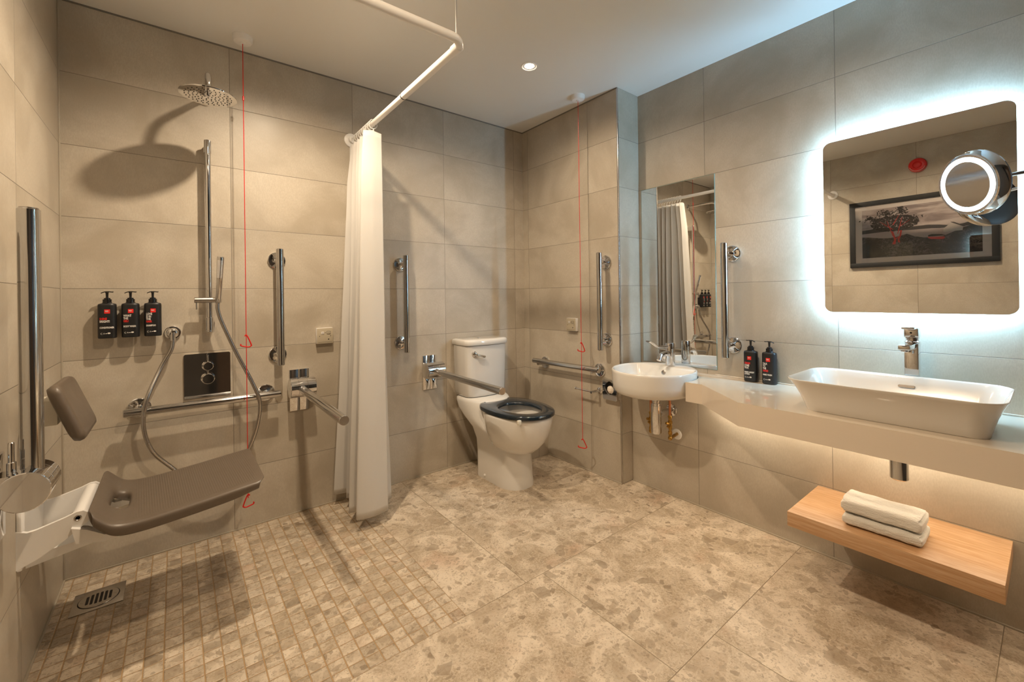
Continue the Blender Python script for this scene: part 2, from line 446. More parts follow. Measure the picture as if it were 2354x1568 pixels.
grab_rail('horizontal chrome grab rail beside the toilet, above the roll holder', (0, -.188, .680), (0, -.80, .684), [(0, -.235, .662), (0, -.742, .670)], CN, .078)

# ------------------------------------------------------------------ folding support rails
def fold_rail(label, cx, cz, up_=False):
    """local frame: s along wall, n out of wall, z up"""
    t = thing('folding_support_rail', label, 'support rail', (cx, 0, cz-.11) if not up_ else (XA, cx, cz-.11), 'hinged chrome support rails')
    F = (lambda s, n, z: V((cx+s, -n, cz+z))) if not up_ else (lambda s, n, z: V((XA+n, cx+s, cz+z)))
    def bx(b, s0, s1, n0, n1, z0, z1, bev):
        a, c = F(s0, n0, z0), F(s1, n1, z1)
        box(b, [min(a[i], c[i]) for i in range(3)], [max(a[i], c[i]) for i in range(3)], bev)
    for s0, s1 in ((-.048, -.001), (.001, .048)):
        b = new_bm(); bx(b, s0, s1, 0, .010, -.130, .090, .0015); obj('mounting_plate', b, CHROME, t)
    b = new_bm()
    lathe(b, F(-.058, .062, .0), F(1, 0, 0)-F(0, 0, 0), [(0, .048), (.002, .050), (.036, .050), (.037, .049), (.038, .050), (.079, .050), (.080, .049), (.081, .050), (.120, .050), (.122, .048)], 48)
    bx(b, -.03, .03, .0, .06, -.04, .04, 0)
    obj('hinge_drum', b, CHROME, t)
    b = new_bm()
    if not up_: p0, p1 = F(-.005, .09, -.003), F(-.005, .80, -.012)
    else: p0, p1 = F(0, .068, .03), F(0, .066, .735)
    cyl(b, p0, p1, .0225 if up_ else .0195, 40, .003); obj('rail', b, SATIN, t)
    b = new_bm(); cyl(b, p1, p1+(p1-p0).normalized()*.0025, .0188, 32, .001); obj('end_cap', b, STEEL, t)
    if up_:
        b = new_bm(); cyl(b, F(-.022, .035, .055), F(-.022, .035, .125), .006); cyl(b, F(-.022, .035, .04), F(-.022, .035, .075), .009); obj('latch_pin', b, CHROME, t)
    return t
fold_rail('folding chrome support rail lowered, left of the shower curtain', -1.590, .678)
fold_rail('folding chrome support rail lowered, beside the toilet cistern', -.815, .678)
fold_rail('folding chrome support rail raised upright on the left wall', -.84, .660, True)

# ------------------------------------------------------------------ rain shower
t = thing('rain_shower', 'round chrome rain shower head on a curved wall arm', 'shower', (-1.99, 0, 2.09))
b = new_bm(); tube(b, spline([(-1.992, 0, 2.112), (-1.992, -.12, 2.114), (-1.992, -.235, 2.114), (-1.992, -.285, 2.110), (-1.992, -.312, 2.092), (-1.992, -.32, 2.064), (-1.992, -.32, 2.026)], 6), .0115, 20); obj('arm', b, CHROME, t)
b = new_bm(); lathe(b, (-1.992, 0, 2.112), (0, -1, 0), [(0, .03), (.006, .03), (.008, .027), (.012, .014)], 32); obj('flange', b, CHROME, t)
b = new_bm(); lathe(b, (-1.992, -.32, 2.040), (0, 0, -1), [(0, .013), (.014, .016), (.018, .028), (.023, .070), (.028, .100), (.0305, .1025), (.034, .1015), (.0345, .098)], 64); hdp = obj('shower_head', b, CHROME, t)
b = new_bm()
for k, rr in enumerate((.012, .026, .040, .054, .068, .082)):
    n = [4, 9, 14, 19, 22, 26][k]
    for i in range(n):
        a = 2*pi*i/n+k*.4
        lathe(b, (-1.992+rr*math.cos(a), -.32+rr*math.sin(a), 2.0057), (0, 0, -1), [(0, .0026), (.0016, .0019)], 8)
o = obj('nozzles', b, DARK, t); o['kind'] = 'stuff'

# ------------------------------------------------------------------ shower rail, hand shower, hose, outlet, mixer
t = thing('shower_riser_rail', 'tall chrome riser rail carrying the hand shower', 'shower rail', (-1.985, 0, 1.0))
b = new_bm(); cyl(b, (-1.984, -.06, .995), (-1.984, -.06, 1.898), .0125, 28); obj('rail', b, CHROME, t)
for z in (1.03, 1.865):
    b = new_bm(); box(b, (-1.996, -.055, z-.02), (-1.972, 0, z+.022), .003); cyl(b, (-1.984, -.06, z-.028), (-1.984, -.06, z+.034), .0148, 28); obj('wall_bracket', b, CHROME, t)
b = new_bm(); cyl(b, (-2.042, -.078, 1.146), (-1.938, -.078, 1.146), .0135, 28); cyl(b, (-2.034, -.085, 1.135), (-2.034, -.088, 1.103), .003); obj('slider', b, STEEL, t)
t = thing('hand_shower', 'slim chrome stick hand shower standing on the rail slider', 'shower', (-1.952, -.09, 1.13))
dirh = (V((-1.944, -.155, 1.345))-V((-1.951, -.092, 1.135))); L_ = dirh.length
b = new_bm(); lathe(b, (-1.951, -.092, 1.135), dirh, [(0, .009), (.003, .0105), (.03, .012), (L_-.003, .0145), (L_, .013)], 28); obj('handle', b, CHROME, t)
b = new_bm()
dn = dirh.normalized(); fr0 = V((-.15, -1, 0)).normalized(); fr0 = (fr0-dn*fr0.dot(dn)).normalized(); sd = dn.cross(fr0)
for i in range(20):
    for j in (-2, -1, 0, 1, 2):
        a = j*.32; r_ = .0143
        p = V((-1.951, -.092, 1.135))+dn*(L_*.56+i*.0042)+(fr0*math.cos(a)+sd*math.sin(a))*r_
        box(b, p-V((.0009,)*3), p+V((.0009,)*3))
o = obj('spray_nozzles', b, WPL, t); o['kind'] = 'stuff'
hz = [(-1.952, -.09, 1.136), (-1.953, -.09, 1.10), (-1.935, -.09, 1.031), (-1.879, -.10, .882), (-1.818, -.112, .737), (-1.789, -.112, .637), (-1.801, -.10, .521), (-1.835, -.09, .42), (-1.89, -.09, .335), (-1.963, -.085, .30), (-2.06, -.08, .325), (-2.134, -.08, .405), (-2.195, -.10, .495), (-2.222, -.110, .605), (-2.212, -.108, .716), (-2.165, -.06, .843), (-2.128, -.05, .92), (-2.121, -.045, .955), (-2.121, -.045, .972)]
b = new_bm(); tube(b, spline(hz, 8), .0085, 16); h = obj('shower_hose', b, STEEL)
h['label'] = 'long flexible metal shower hose looping down behind the seat'; h['category'] = 'hose'
N = NT(STEEL)
t = thing('hose_outlet', 'round chrome hose outlet on the wall right of the three bottles', 'shower outlet', (-2.121, 0, .997))
b = new_bm(); lathe(b, (-2.121, 0, .997), BN, [(0, .031), (.010, .031), (.0125, .029), (.013, .024), (.030, .022), (.042, .018), (.046, .012)], 36); obj('cover_plate', b, CHROME, t)
b = new_bm(); cyl(b, (-2.121, -.045, 1.0), (-2.121, -.045, .963), .0105); obj('elbow', b, CHROME, t)
t = thing('shower_mixer', 'square chrome shower mixer plate with two lever knobs', 'shower mixer', (-1.99, 0, .68))
b = new_bm(); R = rrect(-1.991, .787, .091, .104, .008); prism(b, R, lambda p: (p[0], 0, p[1]), lambda p: (p[0], -.009, p[1])); bevel_all(b, .0018); obj('mixer_plate', b, CHROME, t)
for z, r_ in ((.833, .020), (.773, .024)):
    b = new_bm(); lathe(b, (-1.991, -.009, z), BN, [(0, r_+.004), (.012, r_+.004), (.013, r_), (.040, r_), (.042, r_-.002)], 36); kb = obj('knob', b, CHROME, t)
    b = new_bm(); box(b, (-1.9935, -.048, z+.010), (-1.9885, -.038, z+r_+.032), .0015); obj('lever', b, CHROME, kb)
# ------------------------------------------------------------------ alarm pull cords
def cord(label, x, y, zt, tris, clip, axis):
    t = thing('alarm_pull_cord', label, 'pull cord', (x, y, H), 'red emergency pull cords')
    b = new_bm(); lathe(b, (x, y, H), (0, 0, -1), [(0, .043), (.020, .041), (.027, .036), (.029, .012), (.033, .010), (.034, .004)], 44); obj('ceiling_rose', b, WPL, t)
    b = new_bm(); lathe(b, (x, y, H-.033), (0, 0, -1), [(0, .0017), (H-.033-zt, .0017)], 8); obj('cord', b, REDC, t)
    if clip:
        b = new_bm(); cyl(b, (x, y, clip-.010), (x, y, clip+.012), .004); obj('connector', b, REDC, t)
    ax = V(axis)
    for z, s in tris:
        b = new_bm()
        P = [V((x, y, z))+ax*a+V((0, 0, c)) for a, c in ((-.006*s, -.004), (0, .002), (.008*s, -.012), (.020*s, -.045), (.019*s, -.052), (.008*s, -.056), (-.018*s, -.050), (-.023*s, -.045), (-.021*s, -.040))]
        tube(b, spline(P, 5), .003, 10); obj('pull_triangle', b, REDC, t)
cord('red alarm pull cord hanging over the shower seat, triangle behind the seat', -1.846, -.140, .20, [(.975, 1), (.215, -1)], 2.105, (1, 0, 0))
cord('red alarm pull cord hanging beside the toilet', -.105, -.680, .235, [(.845, 1), (.238, 1.2)], None, (.68, -.73, 0))

# ------------------------------------------------------------------ switch plates
def switch_plate(label, c, n):
    c = V(c); n = V(n); s = V((-n.y, n.x, 0)) if abs(n.y) > .5 else V((0, -1, 0))
    if abs(n.y) > .5: s = V((1, 0, 0))
    t = thing('alarm_reset_plate', label, 'switch plate', tuple(c), 'cream alarm reset plates')
    def bx(b, a0, a1, z0, z1, d0, d1, bev=0):
        p = c+s*a0+n*d0+V((0, 0, z0)); q = c+s*a1+n*d1+V((0, 0, z1))
        box(b, [min(p[i], q[i]) for i in range(3)], [max(p[i], q[i]) for i in range(3)], bev)
    b = new_bm(); bx(b, -.043, .043, -.043, .043, 0, .026, .003); obj('back_box', b, WPL, t)
    b = new_bm(); bx(b, -.042, .042, -.042, .042, .026, .029, .001); obj('face_plate', b, SWITCH, t)
    b = new_bm(); bx(b, -.021, -.006, .009, .023, .029, .031, .0006); obj('call_button', b, INK, t)
    b = new_bm(); bx(b, .010, .027, .009, .023, .029, .0302, .0006); obj('reset_button', b, SWITCH, t)
    b = new_bm()
    for a, z, r_ in ((-.029, -.002, .0022), (.029, -.002, .0022), (.018, -.020, .0036), (.001, .016, .002)):
        lathe(b, c+s*a+n*.029+V((0, 0, z)), n, [(0, r_), (.0006, r_*.8)], 16)
    bx(b, -.036, .036, -.0355, -.0345, .029, .0294)
    for a0, a1, z0, z1 in ((.009, .028, .0235, .0243), (.009, .028, .0077, .0085), (.0085, .0093, .008, .024), (.0275, .0283, .008, .024), (-.017, -.010, .0155, .0165), (.014, .023, .0155, .0165)):
        bx(b, a0, a1, z0, z1, .029, .0315 if a0 < 0 else .0304)
    obj('screws_and_marks', b, DARK, t)
switch_plate('cream alarm reset plate on the wall just left of the shower curtain', (-1.461, 0, .940), BN)
switch_plate('cream alarm reset plate on the pier wall beside the toilet', (0, -.517, .949), CN)

# ------------------------------------------------------------------ pump bottles
def add_text(parent, s, size, x, z, surf, m, name='lettering', bold=.0, align='LEFT', sx=.78):
    cu = bpy.data.curves.new('t', 'FONT'); cu.body = s; cu.size = size; cu.align_x = align; cu.offset = bold; cu.resolution_u = 2
    o = bpy.data.objects.new('t', cu); COL.objects.link(o)
    dg = bpy.context.evaluated_depsgraph_get(); dg.update()
    me = bpy.data.meshes.new_from_object(o.evaluated_get(dg)); bpy.data.objects.remove(o)
    bm = bmesh.new(); bm.from_mesh(me)
    for v in bm.verts:
        X = x+v.co.x*sx; Z = z+v.co.y
        v.co = V((X, surf(X)-.0004, Z))
    me2 = bpy.data.meshes.new(name); bm.to_mesh(me2); bm.free(); bpy.data.meshes.remove(me)
    me2.materials.append(m)
    q = bpy.data.objects.new(name, me2); COL.objects.link(q); q.parent = parent
    return q

BW, BD, BH = .030, .0215, .143       # half width, half depth, body height
def bsurf(x): return -BD*(max(0, 1-abs(x/BW)**3.2))**(1/2.6)
def bottle_ring(s, z, k=44):
    out = []
    for i in range(k):
        a = 2*pi*i/k; c, d = math.cos(a), math.sin(a)
        out.append((s*BW*math.copysign(abs(c)**(2/3.2), c), s*BD*math.copysign(abs(d)**(2/2.6), d), z))
    return out
def bottle(label, loc, rz, texts, flip=1, scale=1, group='black pump bottles'):
    t = bpy.data.objects.new('pump_bottle', None); COL.objects.link(t); t.empty_display_size = .05
    t['label'] = label; t['category'] = 'bottle'; t['group'] = group
    b = new_bm(); loft(b, [bottle_ring(.93, 0), bottle_ring(.985, .002), bottle_ring(1, .006), bottle_ring(1, BH-.006), bottle_ring(.97, BH-.001), bottle_ring(.90, BH+.002), bottle_ring(.55, BH+.005), bottle_ring(.50, BH+.008)]); obj('body', b, BLK, t)
    b = new_bm(); lathe(b, (0, 0, BH+.004), (0, 0, 1), [(0, .0135), (.0005, .0145), (.017, .0145), (.018, .0105), (.0225, .0105), (.0235, .006), (.026, .0042), (.042, .0048), (.047, .006)], 32)
    obj('pump_collar', b, BLKG, t)
    b = new_bm()
    P = [(-.019*flip, 0, BH+.0475), (-.008*flip, 0, BH+.0525), (.004*flip, 0, BH+.0535), (.016*flip, 0, BH+.0520), (.020*flip, 0, BH+.0530)]
    pp = spline(P, 5); ring = []
    n = len(pp)
    for i, p in enumerate(pp):
        wd = .007*(1-.6*abs(i/(n-1)-.35)); hh = .0022
        ring.append([(p.x, p.y+wd*math.cos(a), p.z+hh*math.sin(a)) for a in [2*pi*j/12 for j in range(12)]])
    loft(b, ring); obj('pump_head', b, BLKG, t)
    b = new_bm(); box(b, (-.018, BD-.003, .035), (.018, BD+.022, .112), .002); box(b, (-.014, BD-.006, .03), (.014, BD+.006, .118), .002); obj('wall_clip', b, BLK, t)
    # red logo tile with name
    b = new_bm()
    vs = [[], []]
    for i in range(9):
        x = -.0075+.0178*i/8
        for j, z in enumerate((BH-.0385, BH-.0215)):
            vs[j].append(b.verts.new((x, bsurf(x)-.0003, z)))
    for i in range(8): b.faces.new((vs[0][i], vs[0][i+1], vs[1][i+1], vs[1][i]))
    obj('logo_tile', b, REDP, t)
    add_text(t, 'RED', .0072, -.0050, BH-.0312, lambda x: bsurf(x)-.0004, INK, 'logo_lettering', .00018, sx=.78)
    for s, sz, z, red in texts:
        add_text(t, s, sz*1.12, -.0225, z, bsurf, REDP if red else INK, 'lettering', .00042, sx=.66)
    # small care symbols along the bottom
    b = new_bm()
    def flat(pts):
        b.faces.new([b.verts.new((x, bsurf(x)-.0005, z)) for x, z in pts])
    zc = .0205
    for i in range(10):
        a0, a1 = .9+i*.45, .9+(i+1)*.45
        flat([(-.0160+.0036*math.cos(a0), zc+.0036*math.sin(a0)), (-.0160+.0036*math.cos(a1), zc+.0036*math.sin(a1)), (-.0160+.0026*math.cos(a1), zc+.0026*math.sin(a1)), (-.0160+.0026*math.cos(a0), zc+.0026*math.sin(a0))])
    for i in range(3):
        a0, a1 = pi/2+i*2*pi/3, pi/2+(i+1)*2*pi/3
        flat([(-.0085+.0038*math.cos(a0), zc+.0036*math.sin(a0)), (-.0085+.0038*math.cos(a1), zc+.0036*math.sin(a1)), (-.0085+.0022*math.cos(a1), zc+.0022*math.sin(a1)), (-.0085+.0022*math.cos(a0), zc+.0022*math.sin(a0))])
    flat([(-.0040, zc-.0012), (.0005, zc-.0012), (.0005, zc+.0012), (-.0040, zc+.0012)])
    flat([(.0065+.0048*math.cos(2*pi*i/20), zc+.001+.0031*math.sin(2*pi*i/20)) for i in range(20)])
    obj('care_symbols', b, INK, t)
    t.location = loc; t.rotation_euler = (0, 0, rz); t.scale = (scale,)*3
    return t
sw = 'black pump bottles on the shower wall'
bottle('black pump bottle of conditioner, left end of the shower wall trio', (-2.337, -.044, .990), 0, [('SHINE', .0115, .078, True), ('BRIGHT!', .0115, .067, False), ('CONDITIONER', .0088, .042, False)], 1, 1, sw)
bottle('black pump bottle of body wash, middle of the shower wall trio', (-2.263, -.044, .990), 0, [('WHAT', .0115, .089, False), ('THE', .0115, .0775, False), ('GEL!', .0115, .066, True), ('BODY WASH', .0092, .044, False)], 1, 1, sw)
bottle('black pump bottle of shampoo, right end of the shower wall trio', (-2.189, -.044, .990), 0, [('LOVE', .0115, .094, False), ('IS IN', .0115, .083, False), ('THE', .0115, .072, False), ('HAIR', .0115, .061, True), ('SHAMPOO', .0092, .044, False)], 1, 1, sw)
cb = 'black pump bottles on the counter'
bottle('black pump bottle of hand and body lotion on the counter, nearer the narrow mirror', (XD-.046, -1.578, .702), -pi/2+.0, [('CREAM', .0115, .084, True), ('COME', .0115, .073, False), ('TRUE', .0115, .062, False), ('HAND & BODY', .0088, .042, False), ('LOTION', .0088, .033, False)], -1, 1.04, cb)
bottle('black pump bottle of hand wash on the counter, nearer the wide basin', (XD-.046, -1.664, .702), -pi/2+.0, [('TALK', .0115, .090, False), ('TO', .0115, .079, False), ('THE', .0115, .068, False), ('HAND', .0115, .057, True), ('HAND WASH', .0088, .040, False)], -1, 1.04, cb)

# ------------------------------------------------------------------ shower curtain and its rail
t = thing('curtain_rail', 'white L-shaped shower curtain rail hung below the ceiling', 'curtain rail', (-1.285, 0, 2.06))
XR, ZR = -1.285, 2.062
b = new_bm(); tube(b, [(XR, -.01, ZR), (XR, -.70, ZR)], .0140, 24); obj('rail', b, WPL, t)
b = new_bm(); tube(b, [(XR, -.69, ZR)]+[(XR, -1.17, ZR)]+[(XR-.055+.055*math.cos(a), -1.17-.055*math.sin(a), ZR) for a in [pi/2*i/8 for i in range(1, 9)]]+[(-1.8, -1.225, ZR), (XA+.01, -1.228, ZR)], .0155, 24); obj('corner_rail', b, WPL, t)
b = new_bm(); cyl(b, (XR, -.698, ZR), (XR, -.704, ZR), .0162, 24, .0005); obj('joint_ring', b, DARK, t)
for e, n in (((XR-.012, 0, ZR), BN), ((XA, -1.228, ZR), AN)):
    b = new_bm(); lathe(b, e, n, [(0, .040), (.006, .040), (.010, .034), (.012, .020), (.030, .0185)], 36); obj('wall_flange', b, WPL, t)
b = new_bm(); cyl(b, (XR, -1.17, ZR+.01), (XR, -1.17, H), .0032, 12); lathe(b, (XR, -1.17, H), (0, 0, -1), [(0, .018), (.006, .016), (.012, .005)], 24); cyl(b, (XR, -1.15, ZR), (XR, -1.19, ZR), .0185, 24); obj('ceiling_hanger', b, WPL, t)
top = [(-1.315, -.030), (-1.255, -.052), (-1.320, -.078), (-1.245, -.100), (-1.322, -.125), (-1.240, -.150), (-1.318, -.172), (-1.240, -.195), (-1.322, -.220), (-1.245, -.245), (-1.320, -.268), (-1.255, -.285), (-1.300, -.305), (-1.340, -.325), (-1.295, -.335), (-1.245, -.330)]
bot = [(-1.330, -.030), (-1.290, -.045), (-1.432, -.060), (-1.260, -.095), (-1.385, -.130), (-1.200, -.165), (-1.375, -.190), (-1.172, -.225), (-1.380, -.255), (-1.195, -.285), (-1.435, -.310), (-1.300, -.345), (-1.330, -.365), (-1.428, -.405), (-1.350, -.420), (-1.262, -.405)]
tp = spline([V((a, b_, 0)) for a, b_ in top], 8); bt = spline([V((a, b_, 0)) for a, b_ in bot], 8)
b = new_bm(); NZ = 60; grid = []
ZT, ZB = 2.018, .062
for j in range(NZ+1):
    f = j/NZ; row = []
    k = f**1.15
    # below the heading the cloth quickly opens a little
    open_ = min(1, f/.12)
    for i, (p, q) in enumerate(zip(tp, bt)):
        c = p.lerp(q, k*.85+.15*open_)
        nn = noise.noise(V((i*.09, f*3.0, 1.7)))*.010*f + noise.noise(V((i*.4, f*9.0, 4.7)))*.002
        sag = .006*abs(math.sin(i/8*pi*.5))*(1-f)
        row.append(b.verts.new((c.x+nn, c.y+nn*.5, ZT-(ZT-ZB)*f-sag*(1-f)+.004*math.sin(i*.15)*f)))
    grid.append(row)
for a, c in zip(grid, grid[1:]):
    for i in range(len(a)-1): b.faces.new((a[i], a[i+1], c[i+1], c[i]))
tc = thing('shower_curtain', 'white pleated shower curtain bunched against the shower wall', 'curtain', (-1.29, -.2, .03))
cur = obj('cloth', b, CURT, tc, 80)
md = cur.modifiers.new('s', 'SOLIDIFY'); md.thickness = .0012
# hems and the stitched front edge
b = new_bm()
fr_i = 13*8
prev = None
for j in range(0, NZ*3+1):
    f = j/(NZ*3); k = f**1.15; open_ = min(1, f/.12)
    c = tp[fr_i].lerp(bt[fr_i], k*.85+.15*open_)
    z = ZT-(ZT-ZB)*f
    if j % 2 == 0: box(b, (c.x+.006, c.y-.0032, z-.0045), (c.x+.009, c.y-.0015, z+.0035))
o = obj('stitched_seam', b, CURT, tc); o['kind'] = 'stuff'
b = new_bm()
for i in range(11):
    y = -.035-i*.0285
    a = [(XR+.021*math.cos(u), y+.004*math.sin(u*2), ZR-.004+.024*math.sin(u)) for u in [2*pi*j/20 for j in range(20)]]
    b = new_bm(); tube(b, a, .0017, 8, True)
    tube(b, [(XR, y, ZR-.027), (XR+.003, y-.002, ZR-.040), (XR-.002, y-.003, ZR-.052)], .0017, 8)
    obj('curtain_ring', b, WPL, tc)

# ------------------------------------------------------------------ wall-hung shower seat (left wall)
t = thing('folding_shower_bench', 'taupe fold-down shower seat on white brackets with a small backrest', 'shower seat', (XA, -.52, .37))
# bracket cheeks
def cheek(b, y):
    P = [(XA, .365), (XA, .478), (XA+.022, .468), (XA+.040, .470), (XA+.10, .487), (XA+.125, .497), (XA+.140, .497), (XA+.152, .488), (XA+.156, .474), (XA+.150, .460), (XA+.10, .420), (XA+.045, .385)]
    prism(b, P, lambda p: (p[0], y-.006, p[1]), lambda p: (p[0], y+.006, p[1])); bevel_all(b, .003)
for y in (-.650, -.385):
    b = new_bm(); cheek(b, y); ck = obj('bracket_cheek', b, WPL, t)
    b = new_bm(); lathe(b, (XA+.128, y-.006, .478), BN, [(0, .0095), (.001, .009), (.0015, .006), (-.001, .004)], 20); obj('bolt', b, STEEL, ck)
b = new_bm(); box(b, (XA, -.655, .36), (XA+.012, -.380, .60), .004); obj('wall_plate', b, WPL, t)
b = new_bm(); cyl(b, (XA+.130, -.643, .476), (XA+.130, -.391, .476), .020, 32, .004); obj('pivot_roller', b, WPL, t)
# two arms under the seat and a sloping support
for y in (-.655, -.385):
    b = new_bm()
    prism(b, [(XA+.115, .455), (XA+.150, .440), (XA+.19, .412), (XA+.42, .436), (XA+.42, .420), (XA+.19, .390), (XA+.125, .405)], lambda p: (p[0], y-.016, p[1]), lambda p: (p[0], y+.016, p[1])); bevel_all(b, .004)
    obj('support_arm', b, WPL, t)
b = new_bm(); prism(b, [(XA+.012, .350), (XA+.012, .385), (XA+.20, .400), (XA+.21, .385)], lambda p: (p[0], -.62, p[1]), lambda p: (p[0], -.42, p[1])); bevel_all(b, .004); obj('under_tray', b, WPL, t)
# seat pan : grid with a hand slot, thickened and rounded
xs = [-2.328, -2.316, -2.304, -2.288, -2.270, -2.245, -2.215, -2.18, -2.13, -2.07, -2.00, -1.94, -1.895, -1.868, -1.850]
ys = [-.744, -.718, -.692, -.660, -.62, -.600, -.53, -.450, -.415, -.375, -.350, -.324, -.300]
def seat_z(x):
    P = [(-2.328, .514), (-2.312, .510), (-2.295, .486), (-2.270, .464), (-2.24, .455), (-2.18, .456), (-2.05, .468), (-1.93, .483), (-1.85, .492)]
    for (a, za), (c, zc) in zip(P, P[1:]):
        if x <= c: u = (x-a)/(c-a); return za+(zc-za)*u
    return P[-1][1]
def mkseat(xs, ys, zf, hole, th):
    b = new_bm(); cx, cy = (xs[0]+xs[-1])/2, (ys[0]+ys[-1])/2
    Vt = {}; Vb = {}
    for i, x in enumerate(xs):
        for j, y in enumerate(ys):
            ex = (i in (0, len(xs)-1)); ey = (j in (0, len(ys)-1))
            X, Y = x, y
            if ex and ey: X += .022*(1 if i == 0 else -1); Y += .022*(1 if j == 0 else -1)
            z = zf(x)
            if j in (0, len(ys)-1): z -= .006
            Vt[i, j] = b.verts.new((X, Y, z))
            thh = th(x)
            Vb[i, j] = b.verts.new((X+(.006 if i == 0 else 0)-(.03 if i == len(xs)-1 else 0), Y+(.012 if j == 0 else 0)-(.012 if j == len(ys)-1 else 0), z-thh))
    I, J = len(xs)-1, len(ys)-1
    keep = lambda i, j: 0 <= i < I and 0 <= j < J and not hole(i, j)
    for i in range(I):
        for j in range(J):
            if not keep(i, j): continue
            b.faces.new((Vt[i, j], Vt[i+1, j], Vt[i+1, j+1], Vt[i, j+1]))
            b.faces.new((Vb[i, j], Vb[i, j+1], Vb[i+1, j+1], Vb[i+1, j]))
            for (di, dj, a, c) in ((-1, 0, (i, j), (i, j+1)), (1, 0, (i+1, j+1), (i+1, j)), (0, -1, (i+1, j), (i, j)), (0, 1, (i, j+1), (i+1, j+1))):
                if not keep(i+di, j+dj):
                    b.faces.new((Vt[a], Vt[c], Vb[c], Vb[a]))
    for v in [v for v in b.verts if not v.link_faces]: b.verts.remove(v)
    return b
b = mkseat(xs, ys, seat_z, lambda i, j: 3 <= i <= 4 and 5 <= j <= 6, lambda x: .040 if x < -1.9 else .030)
o = obj('seat_pan', b, TAUPER, t, 180); md = o.modifiers.new('s', 'SUBSURF'); md.levels = 3; md.render_levels = 3
# backrest pad, reclined
b = new_bm()
c0, c1 = V((-2.398, 0, .892)), V((-2.334, 0, .712))
upv = (c0-c1); Lb = upv.length; upv.normalize(); nv = V((upv.z, 0, -upv.x))
rings = []
for k, (d, ins) in enumerate(((-.034, .018), (-.030, .006), (-.018, 0), (-.008, .001), (0, .006), (.002, .016))):
    R = rrect(0, 0, .128-ins, Lb/2-ins, .026)
    rings.append([(c0+c1)/2+V((0, -.52+p[0], 0))+upv*p[1]+nv*(d+(-.006*math.cos(p[0]/.128*pi/2)+.004)) for p in R])
loft(b, rings); obj('backrest_pad', b, TAUPE, t, 50)
b = new_bm(); box(b, (XA, -.57, .755), (XA+.075, -.47, .835), .004); obj('backrest_bracket', b, CREAM, t)

# ------------------------------------------------------------------ floor drain
t = thing('floor_drain', 'square metal floor drain with round slotted grate in the mosaic', 'drain', (-2.352, -.237, 0))
b = new_bm(); box(b, (-2.426, -.311, 0), (-2.278, -.163, .003), .0008); obj('drain_plate', b, STEEL, t)
b = new_bm(); lathe(b, (-2.352, -.237, .003), (0, 0, 1), [(0, .060), (.0005, .0595)], 48); obj('recess_ring', b, DARK, t)
b = new_bm(); lathe(b, (-2.352, -.237, .0035), (0, 0, 1), [(0, .0575), (.0016, .057)], 48); gr = obj('grate', b, STEEL, t)
for i in range(6):
    x = -2.352-.0325+i*.013; hl = .036*math.sqrt(max(.3, 1-((x+2.352)/.05)**2))
    b = new_bm(); R = rrect(x, -.237, .004, hl, .0025, 3); prism(b, R, lambda p: (p[0], p[1], .0045), lambda p: (p[0], p[1], .0054)); obj('slot', b, DARK, gr)
for s in (-1, 1):
    b = new_bm(); lathe(b, (-2.352+s*.047, -.237, .005), (0, 0, 1), [(0, .0045), (.0006, .004), (.0004, .002)], 16); obj('screw', b, STEEL, gr)

# ------------------------------------------------------------------ toilet
t = thing('toilet', 'white close-coupled toilet with dark navy seat ring', 'toilet', (-.485, -.30, 0))
CX = -.478
def dring(z, yf, yr, hw, cx=CX, rr=.05, sq=2.25, k=40):
    """front half superellipse reaching yf, rear rectangle to yr"""
    ym = min(yr-.02, yf+hw*1.25)
    out = []
    for i in range(k+1):
        a = pi+pi*i/k
        c, s = math.cos(a), math.sin(a)
        out.append((cx+hw*math.copysign(abs(c)**(2/sq), c), ym+(ym-yf)*-abs(s)**(2/sq), z))
    q = 8
    for i in range(q+1):
        a = pi/2*i/q
        out.append((cx+hw-rr+rr*math.cos(a), yr-rr+rr*math.sin(a), z))
    for i in range(q+1):
        a = pi/2+pi/2*i/q
        out.append((cx-hw+rr+rr*math.cos(a), yr-rr+rr*math.sin(a), z))
    return out
b = new_bm()
loft(b, [dring(0, -.575, -.19, .118), dring(.012, -.575, -.19, .119), dring(.05, -.568, -.19, .117), dring(.16, -.558, -.188, .117), dring(.24, -.55, -.185, .122), dring(.31, -.47, -.16, .136), dring(.37, -.37, -.09, .155),
         dring(.42, -.335, -.035, .163), dring(.462, -.315, -.022, .167), dring(.480, -.30, -.020, .165), dring(.486, -.28, -.024, .156)])
obj('pan_body', b, CER, t, 60)
def egg(z, yf, yr, hw, k=56, cx=CX, sq=2.0):
    out = []; ym = yr+(yf-yr)*.44
    for i in range(k):
        a = 2*pi*i/k; c, s = math.cos(a), math.sin(a)
        ry = (ym-yf) if s < 0 else (yr-ym)
        out.append((cx+hw*math.copysign(abs(c)**(2/sq), c), ym+ry*math.copysign(abs(s)**(2/sq), s), z))
    return out
b = new_bm()
loft(b, [egg(.198, -.535, -.36, .035), egg(.203, -.572, -.34, .070), egg(.220, -.615, -.32, .104), egg(.25, -.654, -.30, .133), egg(.29, -.690, -.28, .156), egg(.335, -.716, -.27, .172), egg(.39, -.733, -.26, .182), egg(.43, -.741, -.255, .184), egg(.442, -.739, -.257, .182),
         egg(.446, -.733, -.262, .177), egg(.444, -.70, -.29, .145), egg(.435, -.69, -.30, .137), egg(.39, -.675, -.33, .125), egg(.34, -.63, -.38, .09), egg(.315, -.56, -.42, .05)])
obj('bowl', b, CER, t, 60)
b = new_bm(); loft(b, [egg(.325, -.59, -.40, .064), egg(.326, -.59, -.40, .063)]); obj('water', b, mat('bowl_water', (.75, .75, .72), .02), t)
